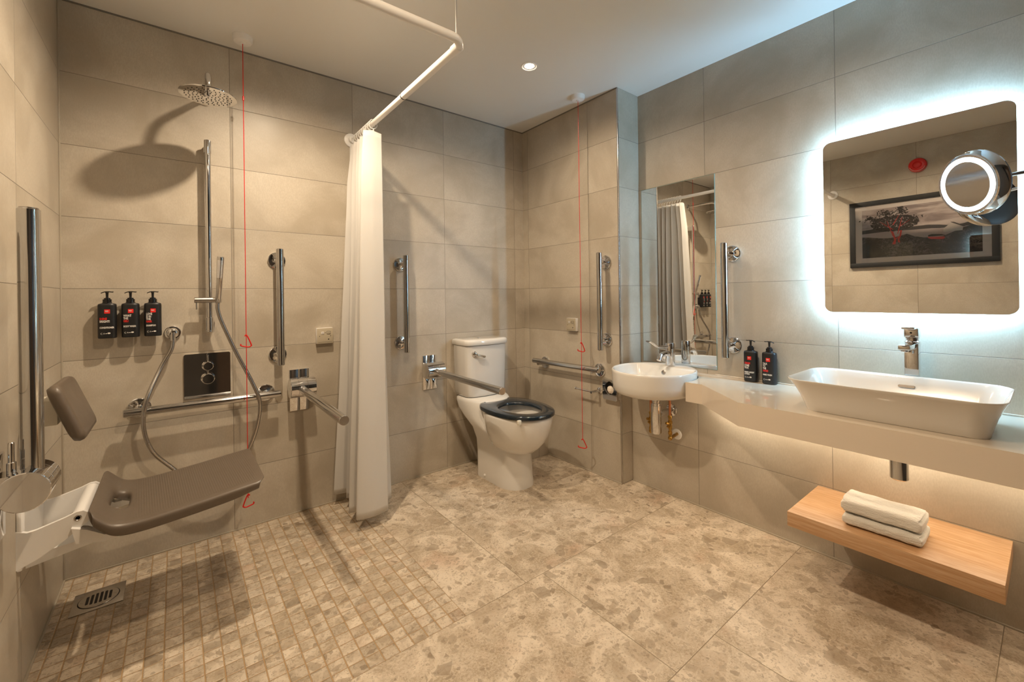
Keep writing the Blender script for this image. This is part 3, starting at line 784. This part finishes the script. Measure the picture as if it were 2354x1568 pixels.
# seat ring
b = new_bm(); prof = [(0, 0), (.0, .014), (.03, .0185), (.10, .021), (.82, .0205), (.95, .017), (1, .010), (1, 0)]
ro = egg(0, -.748, -.262, .190, 64, sq=2.3); ri = egg(0, -.668, -.372, .113, 64, sq=2.0)
ro = [(x, y if y < -.42 else min(-.262, -.42+(y+.42)*1.0), z) for x, y, z in egg(0, -.748, -.225, .184, 64, sq=2.35)]
ring = []
for (f, z) in prof:
    ring.append([(o_[0]+(i_[0]-o_[0])*f, o_[1]+(i_[1]-o_[1])*f, .452+z) for o_, i_ in zip(ro, ri)])
loft(b, ring, False, False)
n = len(ring[0])
bv = list(b.verts)
for i in range(n):
    b.faces.new((bv[(len(prof)-1)*n+i], bv[(len(prof)-1)*n+(i+1) % n], bv[(i+1) % n], bv[i]))
obj('seat_ring', b, NAVY, t, 50)
b = new_bm(); box(b, (CX-.10, -.285, .452), (CX+.10, -.235, .474), .005); obj('seat_hinge', b, NAVY, t)
b = new_bm()
for sx, y in ((-.125, -.66), (.125, -.66)):
    box(b, (CX+sx-.012, y-.012, .437), (CX+sx+.012, y+.008, .455), .003)
obj('seat_buffers', b, CREAM, t)
b = new_bm(); box(b, (CX-.150, -.690, .428), (CX-.128, -.672, .455), .004); obj('seat_clip', b, CREAM, t)
# cistern
def cring(z, hw, yf, yr, bow=.025, k=10, cx=CX):
    out = []; r = .035
    pts = []
    for i in range(k+1):
        u = -1+2*i/k
        pts.append((cx+hw*u, yf-bow*(1-u*u)+bow*.4*0))
    # rounded front corners
    out = [(cx-hw, yf+r, z), (cx-hw+r*.12, yf+r*.45, z), (cx-hw+r*.45, yf+r*.12-bow*.05, z)]
    for x, y in pts[1:-1]: out.append((x, min(y, yf), z))
    out += [(cx+hw-r*.45, yf+r*.12-bow*.05, z), (cx+hw-r*.12, yf+r*.45, z), (cx+hw, yf+r, z), (cx+hw, yr-.01, z), (cx+hw-.01, yr, z), (cx-hw+.01, yr, z), (cx-hw, yr-.01, z)]
    return out
b = new_bm(); loft(b, [cring(.487, .142, -.165, -.02), cring(.492, .151, -.176, -.014), cring(.51, .157, -.182, -.012), cring(.65, .161, -.184, -.012), cring(.824, .165, -.186, -.012)]); obj('cistern', b, CER, t, 50)
b = new_bm(); loft(b, [cring(.826, .163, -.184, -.012), cring(.827, .170, -.194, -.006), cring(.832, .172, -.197, -.004), cring(.852, .172, -.197, -.004), cring(.861, .168, -.192, -.008), cring(.865, .154, -.178, -.02)]); obj('cistern_lid', b, CER, t, 50)
b = new_bm(); lathe(b, (CX-.02, -.10, .864), (0, 0, 1), [(0, .008), (.003, .0075), (.0035, .005)], 24); obj('lid_button', b, CHROME, t)
b = new_bm(); lathe(b, (CX-.115, -.200, .775), BN, [(-.006, .017), (.004, .017), (.008, .013), (.018, .009), (.02, .004)], 28)
tube(b, spline([(CX-.115, -.215, .775), (CX-.105, -.222, .768), (CX-.075, -.224, .758), (CX-.045, -.224, .752)], 5), [.006, .0065, .007, .0075, .008, .008, .008, .008, .0085, .009, .009, .009, .009, .009, .008, .005], 12); obj('flush_lever', b, CHROME, t)
b = new_bm(); lathe(b, (CX-.117, -.305, .025), (-1, 0, 0), [(0, .009), (.006, .008), (.008, .004)], 20); obj('floor_screw_cap', b, WPL, t)

# ------------------------------------------------------------------ roll holder and bag dispenser
t = thing('toilet_roll_holder', 'empty chrome toilet roll holder bar on the pier wall', 'toilet roll holder', (0, -.735, .54))
b = new_bm(); lathe(b, (0, -.738, .540), CN, [(0, .021), (.006, .021), (.008, .018), (.010, .009), (.080, .0085), (.083, .009), (.086, .0075)], 28); obj('wall_post', b, CHROME, t)
b = new_bm(); cyl(b, (-.074, -.738, .541), (-.074, -.600, .543), .0055); lathe(b, (-.074, -.602, .543), (0, 1, 0), [(0, .0055), (.001, .009), (.006, .009), (.007, .006)], 16); obj('roll_bar', b, CHROME, t)
t = thing('bag_dispenser', 'square chrome wall dispenser with oval opening showing a pale bag', 'dispenser', (0, -.84, .50))
b = new_bm()
R = rrect(-.838, .563, .058, .0625, .004)
n_ = 48
outer = []
for i in range(n_):
    a = 2*pi*i/n_; c, s = math.cos(a), math.sin(a); m_ = max(abs(c)/.055, abs(s)/.0625); outer.append((-.838+c/m_, .563+s/m_))
inner = [(-.838+.034*math.cos(2*pi*i/n_)*(1-.25*max(0, math.sin(2*pi*i/n_))), .576+.040*math.sin(2*pi*i/n_)) for i in range(n_)]
loft(b, [[(0, p[0], p[1]) for p in outer], [(-.030, p[0], p[1]) for p in outer], [(-.0315, p[0]*1+.0*p[0], p[1]) for p in [((q[0]+.838)*.98-.838, (q[1]-.563)*.98+.563) for q in outer]], [(-.032, p[0], p[1]) for p in inner], [(-.030, p[0], p[1]) for p in inner], [(-.006, p[0], p[1]) for p in inner]], True, False)
obj('housing', b, CHROME, t)
b = new_bm(); prism(b, inner, lambda p: (-.004, p[0], p[1]), lambda p: (-.006, p[0], p[1])); obj('opening', b, DARK, t)
b = new_bm(); bmesh.ops.create_uvsphere(b, u_segments=28, v_segments=18, radius=.0235)
for v in b.verts:
    d = noise.noise(v.co*110)*.003; v.co = v.co+v.co.normalized()*d
    v.co = V((v.co.x*.7-.020, v.co.y-.838, v.co.z+.563))
obj('bag', b, mat('crumpled_bag_film', (.78, .70, .60), .15), t, 20)

# ------------------------------------------------------------------ narrow mirror
t = thing('narrow_wall_mirror', 'tall frameless wall mirror above the small round basin', 'mirror', (XD, -1.153, .727))
b = new_bm(); box(b, (XD-.004, -1.386, .727), (XD, -.920, 1.798)); obj('mirror_edge', b, mat('mirror_edge_glass', (.25, .36, .33), .1), t)
b = new_bm(); box(b, (XD-.0048, -1.384, .729), (XD-.004, -.922, 1.796)); obj('mirror_glass', b, MIRR, t)

# ------------------------------------------------------------------ backlit mirror
MY0, MY1, MZ0, MZ1 = -2.452, -1.892, 1.056, 1.803
t = thing('backlit_mirror', 'rectangular mirror with rounded corners and cool white glow behind it', 'mirror', (XD, (MY0+MY1)/2, MZ0))
myc, mzc, mhy, mhz = (MY0+MY1)/2, (MZ0+MZ1)/2, (MY1-MY0)/2, (MZ1-MZ0)/2
b = new_bm(); R = rrect(myc, mzc, mhy, mhz, .030, 8); prism(b, R, lambda p: (XD-.040, p[0], p[1]), lambda p: (XD-.036, p[0], p[1])); obj('mirror_glass', b, MIRR, t)
b = new_bm(); R2 = rrect(myc, mzc, mhy-.030, mhz-.030, .015, 6); prism(b, R2, lambda p: (XD-.0355, p[0], p[1]), lambda p: (XD, p[0], p[1])); obj('mirror_case', b, WPL, t)
b = new_bm(); Ra = rrect(myc, mzc, mhy-.0295, mhz-.0295, .0155, 6); Rb = rrect(myc, mzc, mhy-.024, mhz-.024, .018, 6)
loft(b, [[(XD-.030, p[0], p[1]) for p in Ra], [(XD-.030, p[0], p[1]) for p in Rb], [(XD-.008, p[0], p[1]) for p in Rb], [(XD-.008, p[0], p[1]) for p in Ra]], False, False); obj('light_strip', b, LEDM, t)

# ------------------------------------------------------------------ lit magnifying mirror
mc = V((-.060, -2.352, 1.491)); aa, bb = .75, -.20
mn = V((-math.cos(aa)*math.cos(bb), math.sin(aa)*math.cos(bb), math.sin(bb)))
t = thing('magnifying_mirror', 'round chrome magnifying mirror with glowing ring on a wall arm', 'mirror', tuple(mc))
b = new_bm(); lathe(b, mc-mn*.034, mn, [(-.004, .02), (-.002, .080), (0, .100), (.003, .106), (.006, .106), (.010, .103), (.033, .100), (.036, .097), (.0355, .090)], 72); obj('mirror_housing', b, CHROME, t)
b = new_bm(); lathe(b, mc, mn, [(.0025, .0745), (.0032, .076), (.0032, .0875), (.0025, .089)], 72, cap=False); obj('light_ring', b, LEDR, t)
b = new_bm(); lathe(b, mc, mn, [(-.006, .0736), (.0017, .0736)]+[(.0017-(.0735**2-r_*r_)/1.1, r_) for r_ in (.0735, .066, .058, .050, .042, .034, .026, .018, .010, .003)], 72); obj('mirror_glass', b, MIRR, t)
pj = mc-mn*.040
b = new_bm()
bmesh.ops.create_uvsphere(b, u_segments=20, v_segments=12, radius=.014, matrix=Matrix.Translation(pj)); obj('swivel_joint', b, CHROME, t)
b = new_bm(); tube(b, spline([pj, pj+V((.03, -.04, .012)), V((.06, -2.55, 1.53)), V((.10, -2.66, 1.545))], 8), .006, 14); tube(b, [(.10, -2.66, 1.545), (.10, -2.66, 1.46)], .009, 14); tube(b, [(.10, -2.66, 1.49), (XD-.01, -2.66, 1.49)], .008, 14); obj('arm', b, CHROME, t)
b = new_bm(); lathe(b, (XD, -2.66, 1.49), DN, [(0, .045), (.014, .045), (.018, .040), (.020, .012)], 36); obj('wall_mount', b, CHROME, t)

# ------------------------------------------------------------------ vanity counter
ZC, ZF = .700, .603
t = thing('vanity_counter', 'long white solid counter stepping wider along the right wall', 'counter', (XE, -2.0, ZF))
P = [(XD, -1.21), (XD, -2.95), (-.320, -2.95), (-.316, -1.726), (-.092, -1.456), (-.096, -1.3715)]
P += [(-.040+.2345*math.cos(math.radians(a)), -1.152+.2255*math.sin(math.radians(a))) for a in range(-102, -13, 8)]
b = new_bm(); prism(b, P, lambda p: (p[0], p[1], ZF), lambda p: (p[0], p[1], ZC)); bevel_all(b, .0012, 2, 20); obj('worktop', b, SOLID, t)
b = new_bm(); box(b, (XD-.014, -2.95, ZC), (XD, -1.38, ZC+.006), .002); obj('back_upstand', b, SOLID, t)
b = new_bm(); box(b, (XE-.085, -2.90, ZF-.010), (XE-.067, -1.44, ZF-.0005), .001); obj('light_strip', b, LEDU, t)

# ------------------------------------------------------------------ small round basin, tap, trap
BC = V((-.040, -1.152, 0)); BR = .222
t = thing('round_basin', 'small white round basin set into the narrow end of the counter', 'basin', (BC.x, BC.y, .60))
def bring(z, r, dx=0, k=56, flat=None):
    out = []
    for i in range(k):
        a = 2*pi*i/k; x = BC.x+dx+r*math.cos(a)*1.04; y = BC.y+r*math.sin(a)
        if flat is not None: x = min(x, flat)
        out.append((x, y, z))
    return out
XF = XD-.006
b = new_bm()
loft(b, [bring(.600, .10), bring(.598, .155), bring(.602, .182), bring(.612, .202), bring(.630, .2145), bring(.66, .219, 0, 56, XF), bring(.722, .222, 0, 56, XF), bring(.731, .2215, 0, 56, XF), bring(.735, .218, 0, 56, XF), bring(.735, .214, 0, 56, XF-.004),
         bring(.733, .210, 0, 56, .075), bring(.725, .204, 0, 56, .068), bring(.69, .190, 0, 56, .055), bring(.655, .165, 0, 56, .04), bring(.638, .12), bring(.632, .05), bring(.630, .02)])
obj('bowl', b, CER, t, 50)
b = new_bm(); lathe(b, (.0565, -1.152, .702), (-1, 0, .3), [(-.006, .013), (.001, .013), (.002, .010)], 24); obj('overflow_cap', b, STEEL, t)
b = new_bm(); lathe(b, (BC.x, BC.y, .630), (0, 0, 1), [(0, .02), (.003, .019)], 24); obj('waste_plug', b, CHROME, t)
t = thing('lever_basin_tap', 'chrome tap with a long elbow lever on the round basin', 'tap', (.118, -1.158, .735))
b = new_bm(); lathe(b, (.118, -1.158, .733), (0, 0, 1), [(0, .025), (.002, .0255), (.085, .0255), (.0855, .0248), (.087, .0248), (.0875, .0255), (.128, .0255), (.131, .024)], 40); obj('tap_body', b, CHROME, t)
b = new_bm(); tube(b, spline([(.10, -1.158, .805), (.055, -1.158, .808), (.022, -1.158, .798), (.004, -1.158, .775)], 6), [.015]*6+[.0135]*6+[.0125]*6+[.0125], 20); obj('spout', b, CHROME, t)
b = new_bm()
pts = spline([(.118, -1.158, .848), (.06, -1.150, .846), (.015, -1.142, .850), (-.025, -1.134, .872), (-.055, -1.128, .884)], 7); rings = []
for i, p in enumerate(pts):
    f = i/(len(pts)-1); w_ = .007+.011*max(0, (f-.45)/.55)*(1 if f < .93 else .6); h_ = .007-.0025*f
    rings.append([(p.x, p.y+w_*math.cos(a), p.z+h_*math.sin(a)) for a in [2*pi*j/14 for j in range(14)]])
loft(b, rings); obj('elbow_lever', b, CHROME, t)
t = thing('bottle_trap', 'chrome bottle trap and waste pipe under the small round basin', 'pipe', (-.045, -1.165, .60))
tx, ty = -.045, -1.168
b = new_bm(); lathe(b, (tx, ty, .600), (0, 0, -1), [(0, .020), (.020, .020), (.021, .023), (.040, .023), (.041, .021), (.050, .021), (.051, .0265), (.062, .0265), (.063, .0285), (.210, .0285), (.216, .026), (.218, .018)], 40); obj('trap_body', b, CHROME, t)
b = new_bm(); cyl(b, (tx+.02, ty, .487), (XE, ty-.008, .487), .016); lathe(b, (tx+.028, ty, .487), (1, 0, 0), [(0, .019), (.02, .021), (.022, .018)], 28); lathe(b, (XE, ty-.008, .487), (-1, 0, 0), [(0, .034), (.006, .032), (.010, .018)], 32); obj('waste_pipe', b, CHROME, t)
def supply(label, x, y, zt, ze, towall, g='copper and brass water supplies under the round basin'):
    t = thing('water_supply_pipe', label, 'pipe', (x, y, ze), g)
    b = new_bm(); cyl(b, (x, y, zt), (x, y, .478), .0062); obj('copper_pipe', b, COPPER, t)
    b = new_bm(); lathe(b, (x, y, .485), (0, 0, -1), [(0, .008), (.006, .011), (.014, .011), (.015, .0085), (.03, .0085), (.031, .012), (.045, .012), (.046, .009), (.060, .011), (.072, .011), (.073, .008), (.088, .008), (.089, .011), (.105, .0105), (.106, .007), (.118, .009)], 10)
    cyl(b, (x, y, .437), (x-.022, y+.012, .444), .0075, 12); cyl(b, (x, y, .437), (x-.016, y+.008, .420), .006, 12)
    bmesh.ops.create_uvsphere(b, u_segments=12, v_segments=8, radius=.012, matrix=Matrix.Translation((x, y, ze)))
    if towall: cyl(b, (x, y, ze), (XE-.004, y+.016, ze), .009, 12)
    obj('brass_valve', b, BRASS, t)
    if towall:
        b = new_bm(); lathe(b, (XE, y+.020, ze-.004), (-1, 0, 0), [(0, .030), (.003, .029), (.006, .024), (.007, .010)], 36); obj('wall_collar', b, WPL, t)
supply('copper and brass supply pipe right of the chrome trap, with white wall collar', .0, -1.224, .598, .360, True)
supply('copper and brass supply pipe partly hidden left of the chrome trap', -.005, -1.108, .598, .372, False)

# ------------------------------------------------------------------ wide vessel basin and tap
t = thing('vessel_basin', 'wide white rectangular vessel basin sitting on the counter', 'basin', (-.12, -2.170, ZC))
def vring(z, x0, x1, y0, y1, r): return [(p[0], p[1], z) for p in rrect((x0+x1)/2, (y0+y1)/2, (x1-x0)/2, (y1-y0)/2, r, 8)]
b = new_bm()
def vs(z, g, r): # g = growth outwards from the base
    return vring(z, -.246-g, .030+g*.75, -2.408-g*.58, -1.930+g*.72, r)
loft(b, [vs(.7002, -.004, .045), vs(.703, -.001, .05), vs(.73, .010, .055), vs(.76, .024, .062), vs(.79, .042, .068), vs(.81, .057, .073), vs(.8175, .064, .075), vs(.8205, .0645, .075), vs(.8215, .0625, .075), vs(.8205, .0605, .074),
         vs(.814, .054, .070), vs(.79, .034, .064), vs(.76, .016, .058), vs(.74, .000, .05), vs(.726, -.030, .04), vs(.721, -.075, .03)])
obj('bowl', b, CER, t, 50)
b = new_bm(); R = rrect(-2.178, .785, .024, .0042, .004, 5)
prism(b, [(p[0], p[1]) for p in R], lambda p: (.0560+(p[1]-.785)*.7, p[0], p[1]), lambda p: (.0475+(p[1]-.785)*.7, p[0], p[1])); obj('overflow_slot', b, mat('slot_shadow_metal', (.14, .12, .10), .3, .6), t)
t = thing('block_mixer_tap', 'tall square chrome mixer tap behind the wide basin', 'tap', (.125, -2.180, ZC))
cx_, cy_ = .118, -2.186
b = new_bm(); box(b, (cx_-.024, cy_-.021, ZC), (cx_+.024, cy_+.021, .945), .004); obj('tap_body', b, CHROME, t)
b = new_bm(); box(b, (cx_-.150, cy_-.017, .928), (cx_-.01, cy_+.017, .946), .003); cyl(b, (cx_-.136, cy_, .930), (cx_-.136, cy_, .922), .011); obj('spout', b, CHROME, t)
b = new_bm(); lathe(b, (cx_, cy_, .943), (0, 0, 1), [(0, .022), (.006, .023), (.010, .019), (.018, .019), (.020, .021), (.026, .021)], 32); obj('cartridge_neck', b, CHROME, t)
b = new_bm(); box(b, (cx_-.024, cy_-.021, .966), (cx_+.024, cy_+.021, 1.002), .004); box(b, (cx_-.080, cy_-.019, 1.000), (cx_+.022, cy_+.019, 1.008), .003); obj('lever_handle', b, CHROME, t)
b = new_bm(); lathe(b, (cx_-.024, cy_, .984), DN, [(0, .0035), (.001, .003)], 16); obj('grub_screw', b, DARK, t)
b = new_bm(); cyl(b, (-.055, -2.172, ZF), (-.055, -2.172, .462), .0265, 40, .005); w_ = obj('waste_cover', b, SATIN)
w_['label'] = 'chrome waste pipe cover poking down under the wide basin'; w_['category'] = 'pipe'

# ------------------------------------------------------------------ oak shelf and towels
b = new_bm(); box(b, (-.252, -2.432, .240), (XE, -1.876, .296), .0012); o = obj('wall_shelf', b, OAK)
o['label'] = 'floating oak shelf under the counter holding two towels'; o['category'] = 'shelf'
def towel(label, x0, x1, y0, y1, z0, h, seed, sagf):
    """folded towel: bullnose fold at the front, cut layers showing at the right end"""
    b = new_bm(); nx, ny, nz = 34, 60, 14
    c = V(((x0+x1)/2, (y0+y1)/2, z0+h/2)); hs = V(((x1-x0)/2, (y1-y0)/2, h/2))
    bmesh.ops.create_cube(b, size=2)
    bmesh.ops.subdivide_edges(b, edges=b.edges[:], cuts=31, use_grid_fill=True)
    for v in b.verts:
        p = v.co.copy()
        # superellipsoid style rounding in x-z, softer in y
        u = V((p.x, 0, p.z)); m_ = max(abs(p.x), abs(p.z)); n_ = (abs(p.x)**4+abs(p.z)**4)**.25
        f = m_/n_ if n_ > 1e-6 else 1
        X, Z = p.x*f, p.z*f
        Y = p.y*(1-.05*(abs(Z)**3)-.03*abs(X)**4)
        q = V((c.x+X*hs.x, c.y+Y*hs.y, c.z+Z*hs.z))
        if abs(p.y) > .93:   # layered end: groove between the folds
            g_ = math.cos(Z*pi*1.0); q.y -= math.copysign(.007*max(0, math.cos(Z*pi*1.5+pi))**2, p.y)
        if X < -.8: q.x += .004*math.cos(Z*pi)*0
        nn = noise.noise(V((q.x*26+seed, q.y*17, q.z*26)))*.0045
        mm = noise.noise(V((q.x*150, q.y*150+seed, q.z*150)))*.0014+noise.noise(V((q.x*420, q.y*420+seed, q.z*420)))*.0018
        dd = V((X, 0, Z)); dd = dd.normalized() if dd.length > 1e-3 else V((0, 0, 1))
        if Z > -.8: q += dd*(nn+mm)
        else: q += V((dd.x, 0, 0))*mm
        q.z += sagf*(Y*.010)
        q.z = max(q.z, z0)
        v.co = q
    o = obj('folded_towel', b, TOWEL, None, 180)
    o['label'] = label; o['category'] = 'towel'; o['group'] = 'folded white towels on the oak shelf'
    md = o.modifiers.new('s', 'SUBSURF'); md.levels = 1; md.render_levels = 1
    return o
towel('folded white towel lying directly on the oak shelf, bottom of the pair', -.205, -.062, -2.255, -2.035, .2975, .040, 1, 0)
towel('fluffy folded white towel lying on top of the other towel', -.200, -.068, -2.253, -2.030, .339, .050, 9, 0)

# ------------------------------------------------------------------ wall picture (seen in the backlit mirror)
PY0, PY1, PZ0, PZ1 = -2.272, -1.358, 1.361, 1.953
t = thing('framed_picture', 'black framed landscape photo of windswept tree and boat, seen in the glowing mirror', 'picture', (XA, (PY0+PY1)/2, PZ0))
b = new_bm()
fwid = .040
for lo, hi in (((XA, PY0, PZ0), (XA+.024, PY1, PZ0+fwid)), ((XA, PY0, PZ1-fwid), (XA+.024, PY1, PZ1)), ((XA, PY0, PZ0+fwid), (XA+.024, PY0+fwid, PZ1-fwid)), ((XA, PY1-fwid, PZ0+fwid), (XA+.024, PY1, PZ1-fwid))):
    box(b, lo, hi, .001)
obj('frame', b, FRAMEB, t)
b = new_bm(); box(b, (XA+.002, PY0+fwid, PZ0+fwid), (XA+.012, PY1-fwid, PZ1-fwid)); obj('mount_board', b, mat('mount_board', (.66, .60, .56), .8), t)
IY0, IY1, IZ0, IZ1 = -2.184, -1.447, 1.444, 1.875
# printed sky and ground: procedural greyscale
pm = mat('printed_sky', (.5, .45, .42), .5); N = NT(pm); g = N.n('ShaderNodeNewGeometry')
cl = N.noise(N.scalev(g.outputs['Position'], (1, 1.6, 7)), 2.2, 4, .6, .4)
N.l(N.mix(N.ramp(cl, .36, .64), (.235, .185, .18), (.50, .43, .40)), N.b.inputs['Base Color'])
gm = mat('printed_ground', (.1, .09, .09), .6); N = NT(gm); g = N.n('ShaderNodeNewGeometry')
gn = N.noise(N.scalev(g.outputs['Position'], (1, 1, 1.6)), 55, 5, .75, 1); g2 = N.noise(g.outputs['Position'], 7, 3, .6)
c_ = N.mix(N.ramp(gn, .42, .66), (.012, .011, .012), (.20, .165, .155)); c_ = N.mix(N.ramp(g2, .42, .6), (.022, .02, .02), c_)
N.l(c_, N.b.inputs['Base Color'])
wm = mat('printed_water', (.42, .35, .33), .5); hm = mat('printed_hill', (.045, .04, .042), .6); lm = mat('printed_leaf', (.014, .010, .010), .6)
rm = mat('printed_red', (.62, .018, .012), .5); hw_ = mat('printed_cottage', (.50, .45, .41), .5)
def flat_poly(b, pts, x): b.faces.new([b.verts.new((x, p[0], p[1])) for p in pts])
XP = XA+.0125
def art(name, polys, x, m):
    b = new_bm()
    for p in polys: flat_poly(b, p, x)
    return obj(name, b, m, t)
art('print_sky', [[(IY0, IZ0), (IY1, IZ0), (IY1, IZ1), (IY0, IZ1)]], XP, pm)
def strip(top_, bot_): return [top_+list(reversed(bot_))]
ht = [(IY1, 1.693), (-1.50, 1.697), (-1.56, 1.706), (-1.64, 1.700), (-1.75, 1.688), (-1.82, 1.690), (-1.88, 1.692), (-1.95, 1.683), (-2.02, 1.668), (-2.08, 1.675), (-2.13, 1.690), (IY0, 1.699)]
art('print_hills', strip(ht, [(y, 1.655) for y, z in ht]), XP+.0002, hm)
art('print_water', [[(IY1, 1.662), (-1.62, 1.668), (-1.78, 1.662), (-1.90, 1.660), (-2.02, 1.648), (-2.10, 1.640), (-2.10, 1.560), (IY1, 1.56)]], XP+.0004, wm)
gt = [(IY1, 1.634), (-1.50, 1.628), (-1.58, 1.612), (-1.64, 1.608), (-1.70, 1.618), (-1.75, 1.632), (-1.80, 1.604), (-1.86, 1.588), (-1.92, 1.584), (-1.97, 1.590), (-2.02, 1.612), (-2.07, 1.640), (-2.12, 1.655), (IY0, 1.664)]
art('print_ground', strip(gt, [(y, IZ0) for y, z in gt]), XP+.0006, gm)
art('print_cottage', [[(-1.970, 1.618), (-1.970, 1.648), (-2.016, 1.690), (-2.082, 1.652), (-2.078, 1.622)]], XP+.0008, hw_)
art('print_cottage_roof', [[(-2.010, 1.697), (-2.030, 1.694), (-2.095, 1.652), (-2.080, 1.652), (-2.018, 1.690)]], XP+.001, hm)
art('print_boat', [[(-1.876, 1.592), (-1.975, 1.583), (-1.979, 1.570), (-1.965, 1.562), (-1.90, 1.570), (-1.880, 1.580)]], XP+.0011, rm)
art('print_boat_cargo', [[(-1.880, 1.604), (-1.90, 1.610), (-1.96, 1.604), (-1.985, 1.592), (-1.88, 1.592)]], XP+.0009, lm)
art('print_trunk', [[(-1.653, 1.552), (-1.674, 1.549), (-1.680, 1.585), (-1.672, 1.62), (-1.660, 1.665), (-1.650, 1.665), (-1.662, 1.615), (-1.666, 1.588)],
    [(-1.691, 1.566), (-1.706, 1.562), (-1.700, 1.59), (-1.713, 1.625), (-1.718, 1.668), (-1.707, 1.668), (-1.702, 1.625), (-1.690, 1.592)], [(-1.674, 1.590), (-1.672, 1.598), (-1.701, 1.622), (-1.704, 1.614)]], XP+.0012, rm)
rnd = random.Random(4)
b = new_bm()
for k in range(1500):
    if rnd.random() < .72:
        a = rnd.random()*2*pi; r_ = math.sqrt(rnd.random()); y = -1.665+r_*.135*math.cos(a)*1.15; z = 1.735+r_*.068*math.sin(a)
    else:
        q = rnd.choice([(-1.535, 1.785, .05, .014), (-1.60, 1.83, .045, .022), (-1.71, 1.85, .018, .03), (-1.73, 1.82, .03, .025), (-1.79, 1.75, .035, .03), (-1.50, 1.80, .02, .010), (-1.65, 1.815, .05, .03)])
        y = q[0]+rnd.gauss(0, q[2]*.6); z = q[1]+rnd.gauss(0, q[3]*.6)
    z = min(z, IZ1-.008)
    s = .0022+rnd.random()*.0035; ph_ = rnd.random()*pi
    flat_poly(b, [(y+s*math.cos(ph_+i*pi/2)*(1 if i % 2 else 1.7), z+s*math.sin(ph_+i*pi/2)*(1 if i % 2 else 1.7)) for i in range(4)], XP+.0013+rnd.random()*.0002)
o = obj('print_foliage', b, lm, t); o['kind'] = 'stuff'
b = new_bm()
for (p, q) in (((-1.66, 1.62), (-1.62, 1.76)), ((-1.69, 1.64), (-1.72, 1.78)), ((-1.66, 1.68), (-1.57, 1.76)), ((-1.70, 1.70), (-1.77, 1.75)), ((-1.66, 1.72), (-1.70, 1.80))):
    flat_poly(b, [(p[0]-.003, p[1]), (p[0]+.003, p[1]), (q[0]+.001, q[1]), (q[0]-.001, q[1])], XP+.0016)
obj('print_branches', b, rm, t)
b = new_bm(); box(b, (XA+.017, PY0+fwid-.002, PZ0+fwid-.002), (XA+.019, PY1-fwid+.002, PZ1-fwid+.002)); obj('glass', b, GLASS, t)

# ------------------------------------------------------------------ red alarm sounder above the picture
t = thing('alarm_sounder', 'round red alarm sounder above the picture, seen in the glowing mirror', 'alarm', (XA, -1.823, 2.20))
b = new_bm(); lathe(b, (XA, -1.823, 2.20), AN, [(0, .058), (.020, .058), (.028, .053), (.032, .040), (.0325, .030), (.029, .027), (.033, .022), (.034, .010)], 48); obj('sounder_body', b, REDC, t)
b = new_bm()
for i in range(16):
    a0, a1 = math.radians(200+i*9.0), math.radians(200+(i+1)*9.0)
    b.faces.new([b.verts.new((XA+d, -1.823+r_*math.cos(a), 2.20+r_*math.sin(a))) for r_, a, d in ((.0585, a0, .0195), (.0585, a1, .0195), (.049, a1, .0315), (.049, a0, .0315))])
obj('label_band', b, INK, t)

# internal helper property is not part of the description
for o in bpy.data.objects:
    if '_o' in o.keys(): del o['_o']
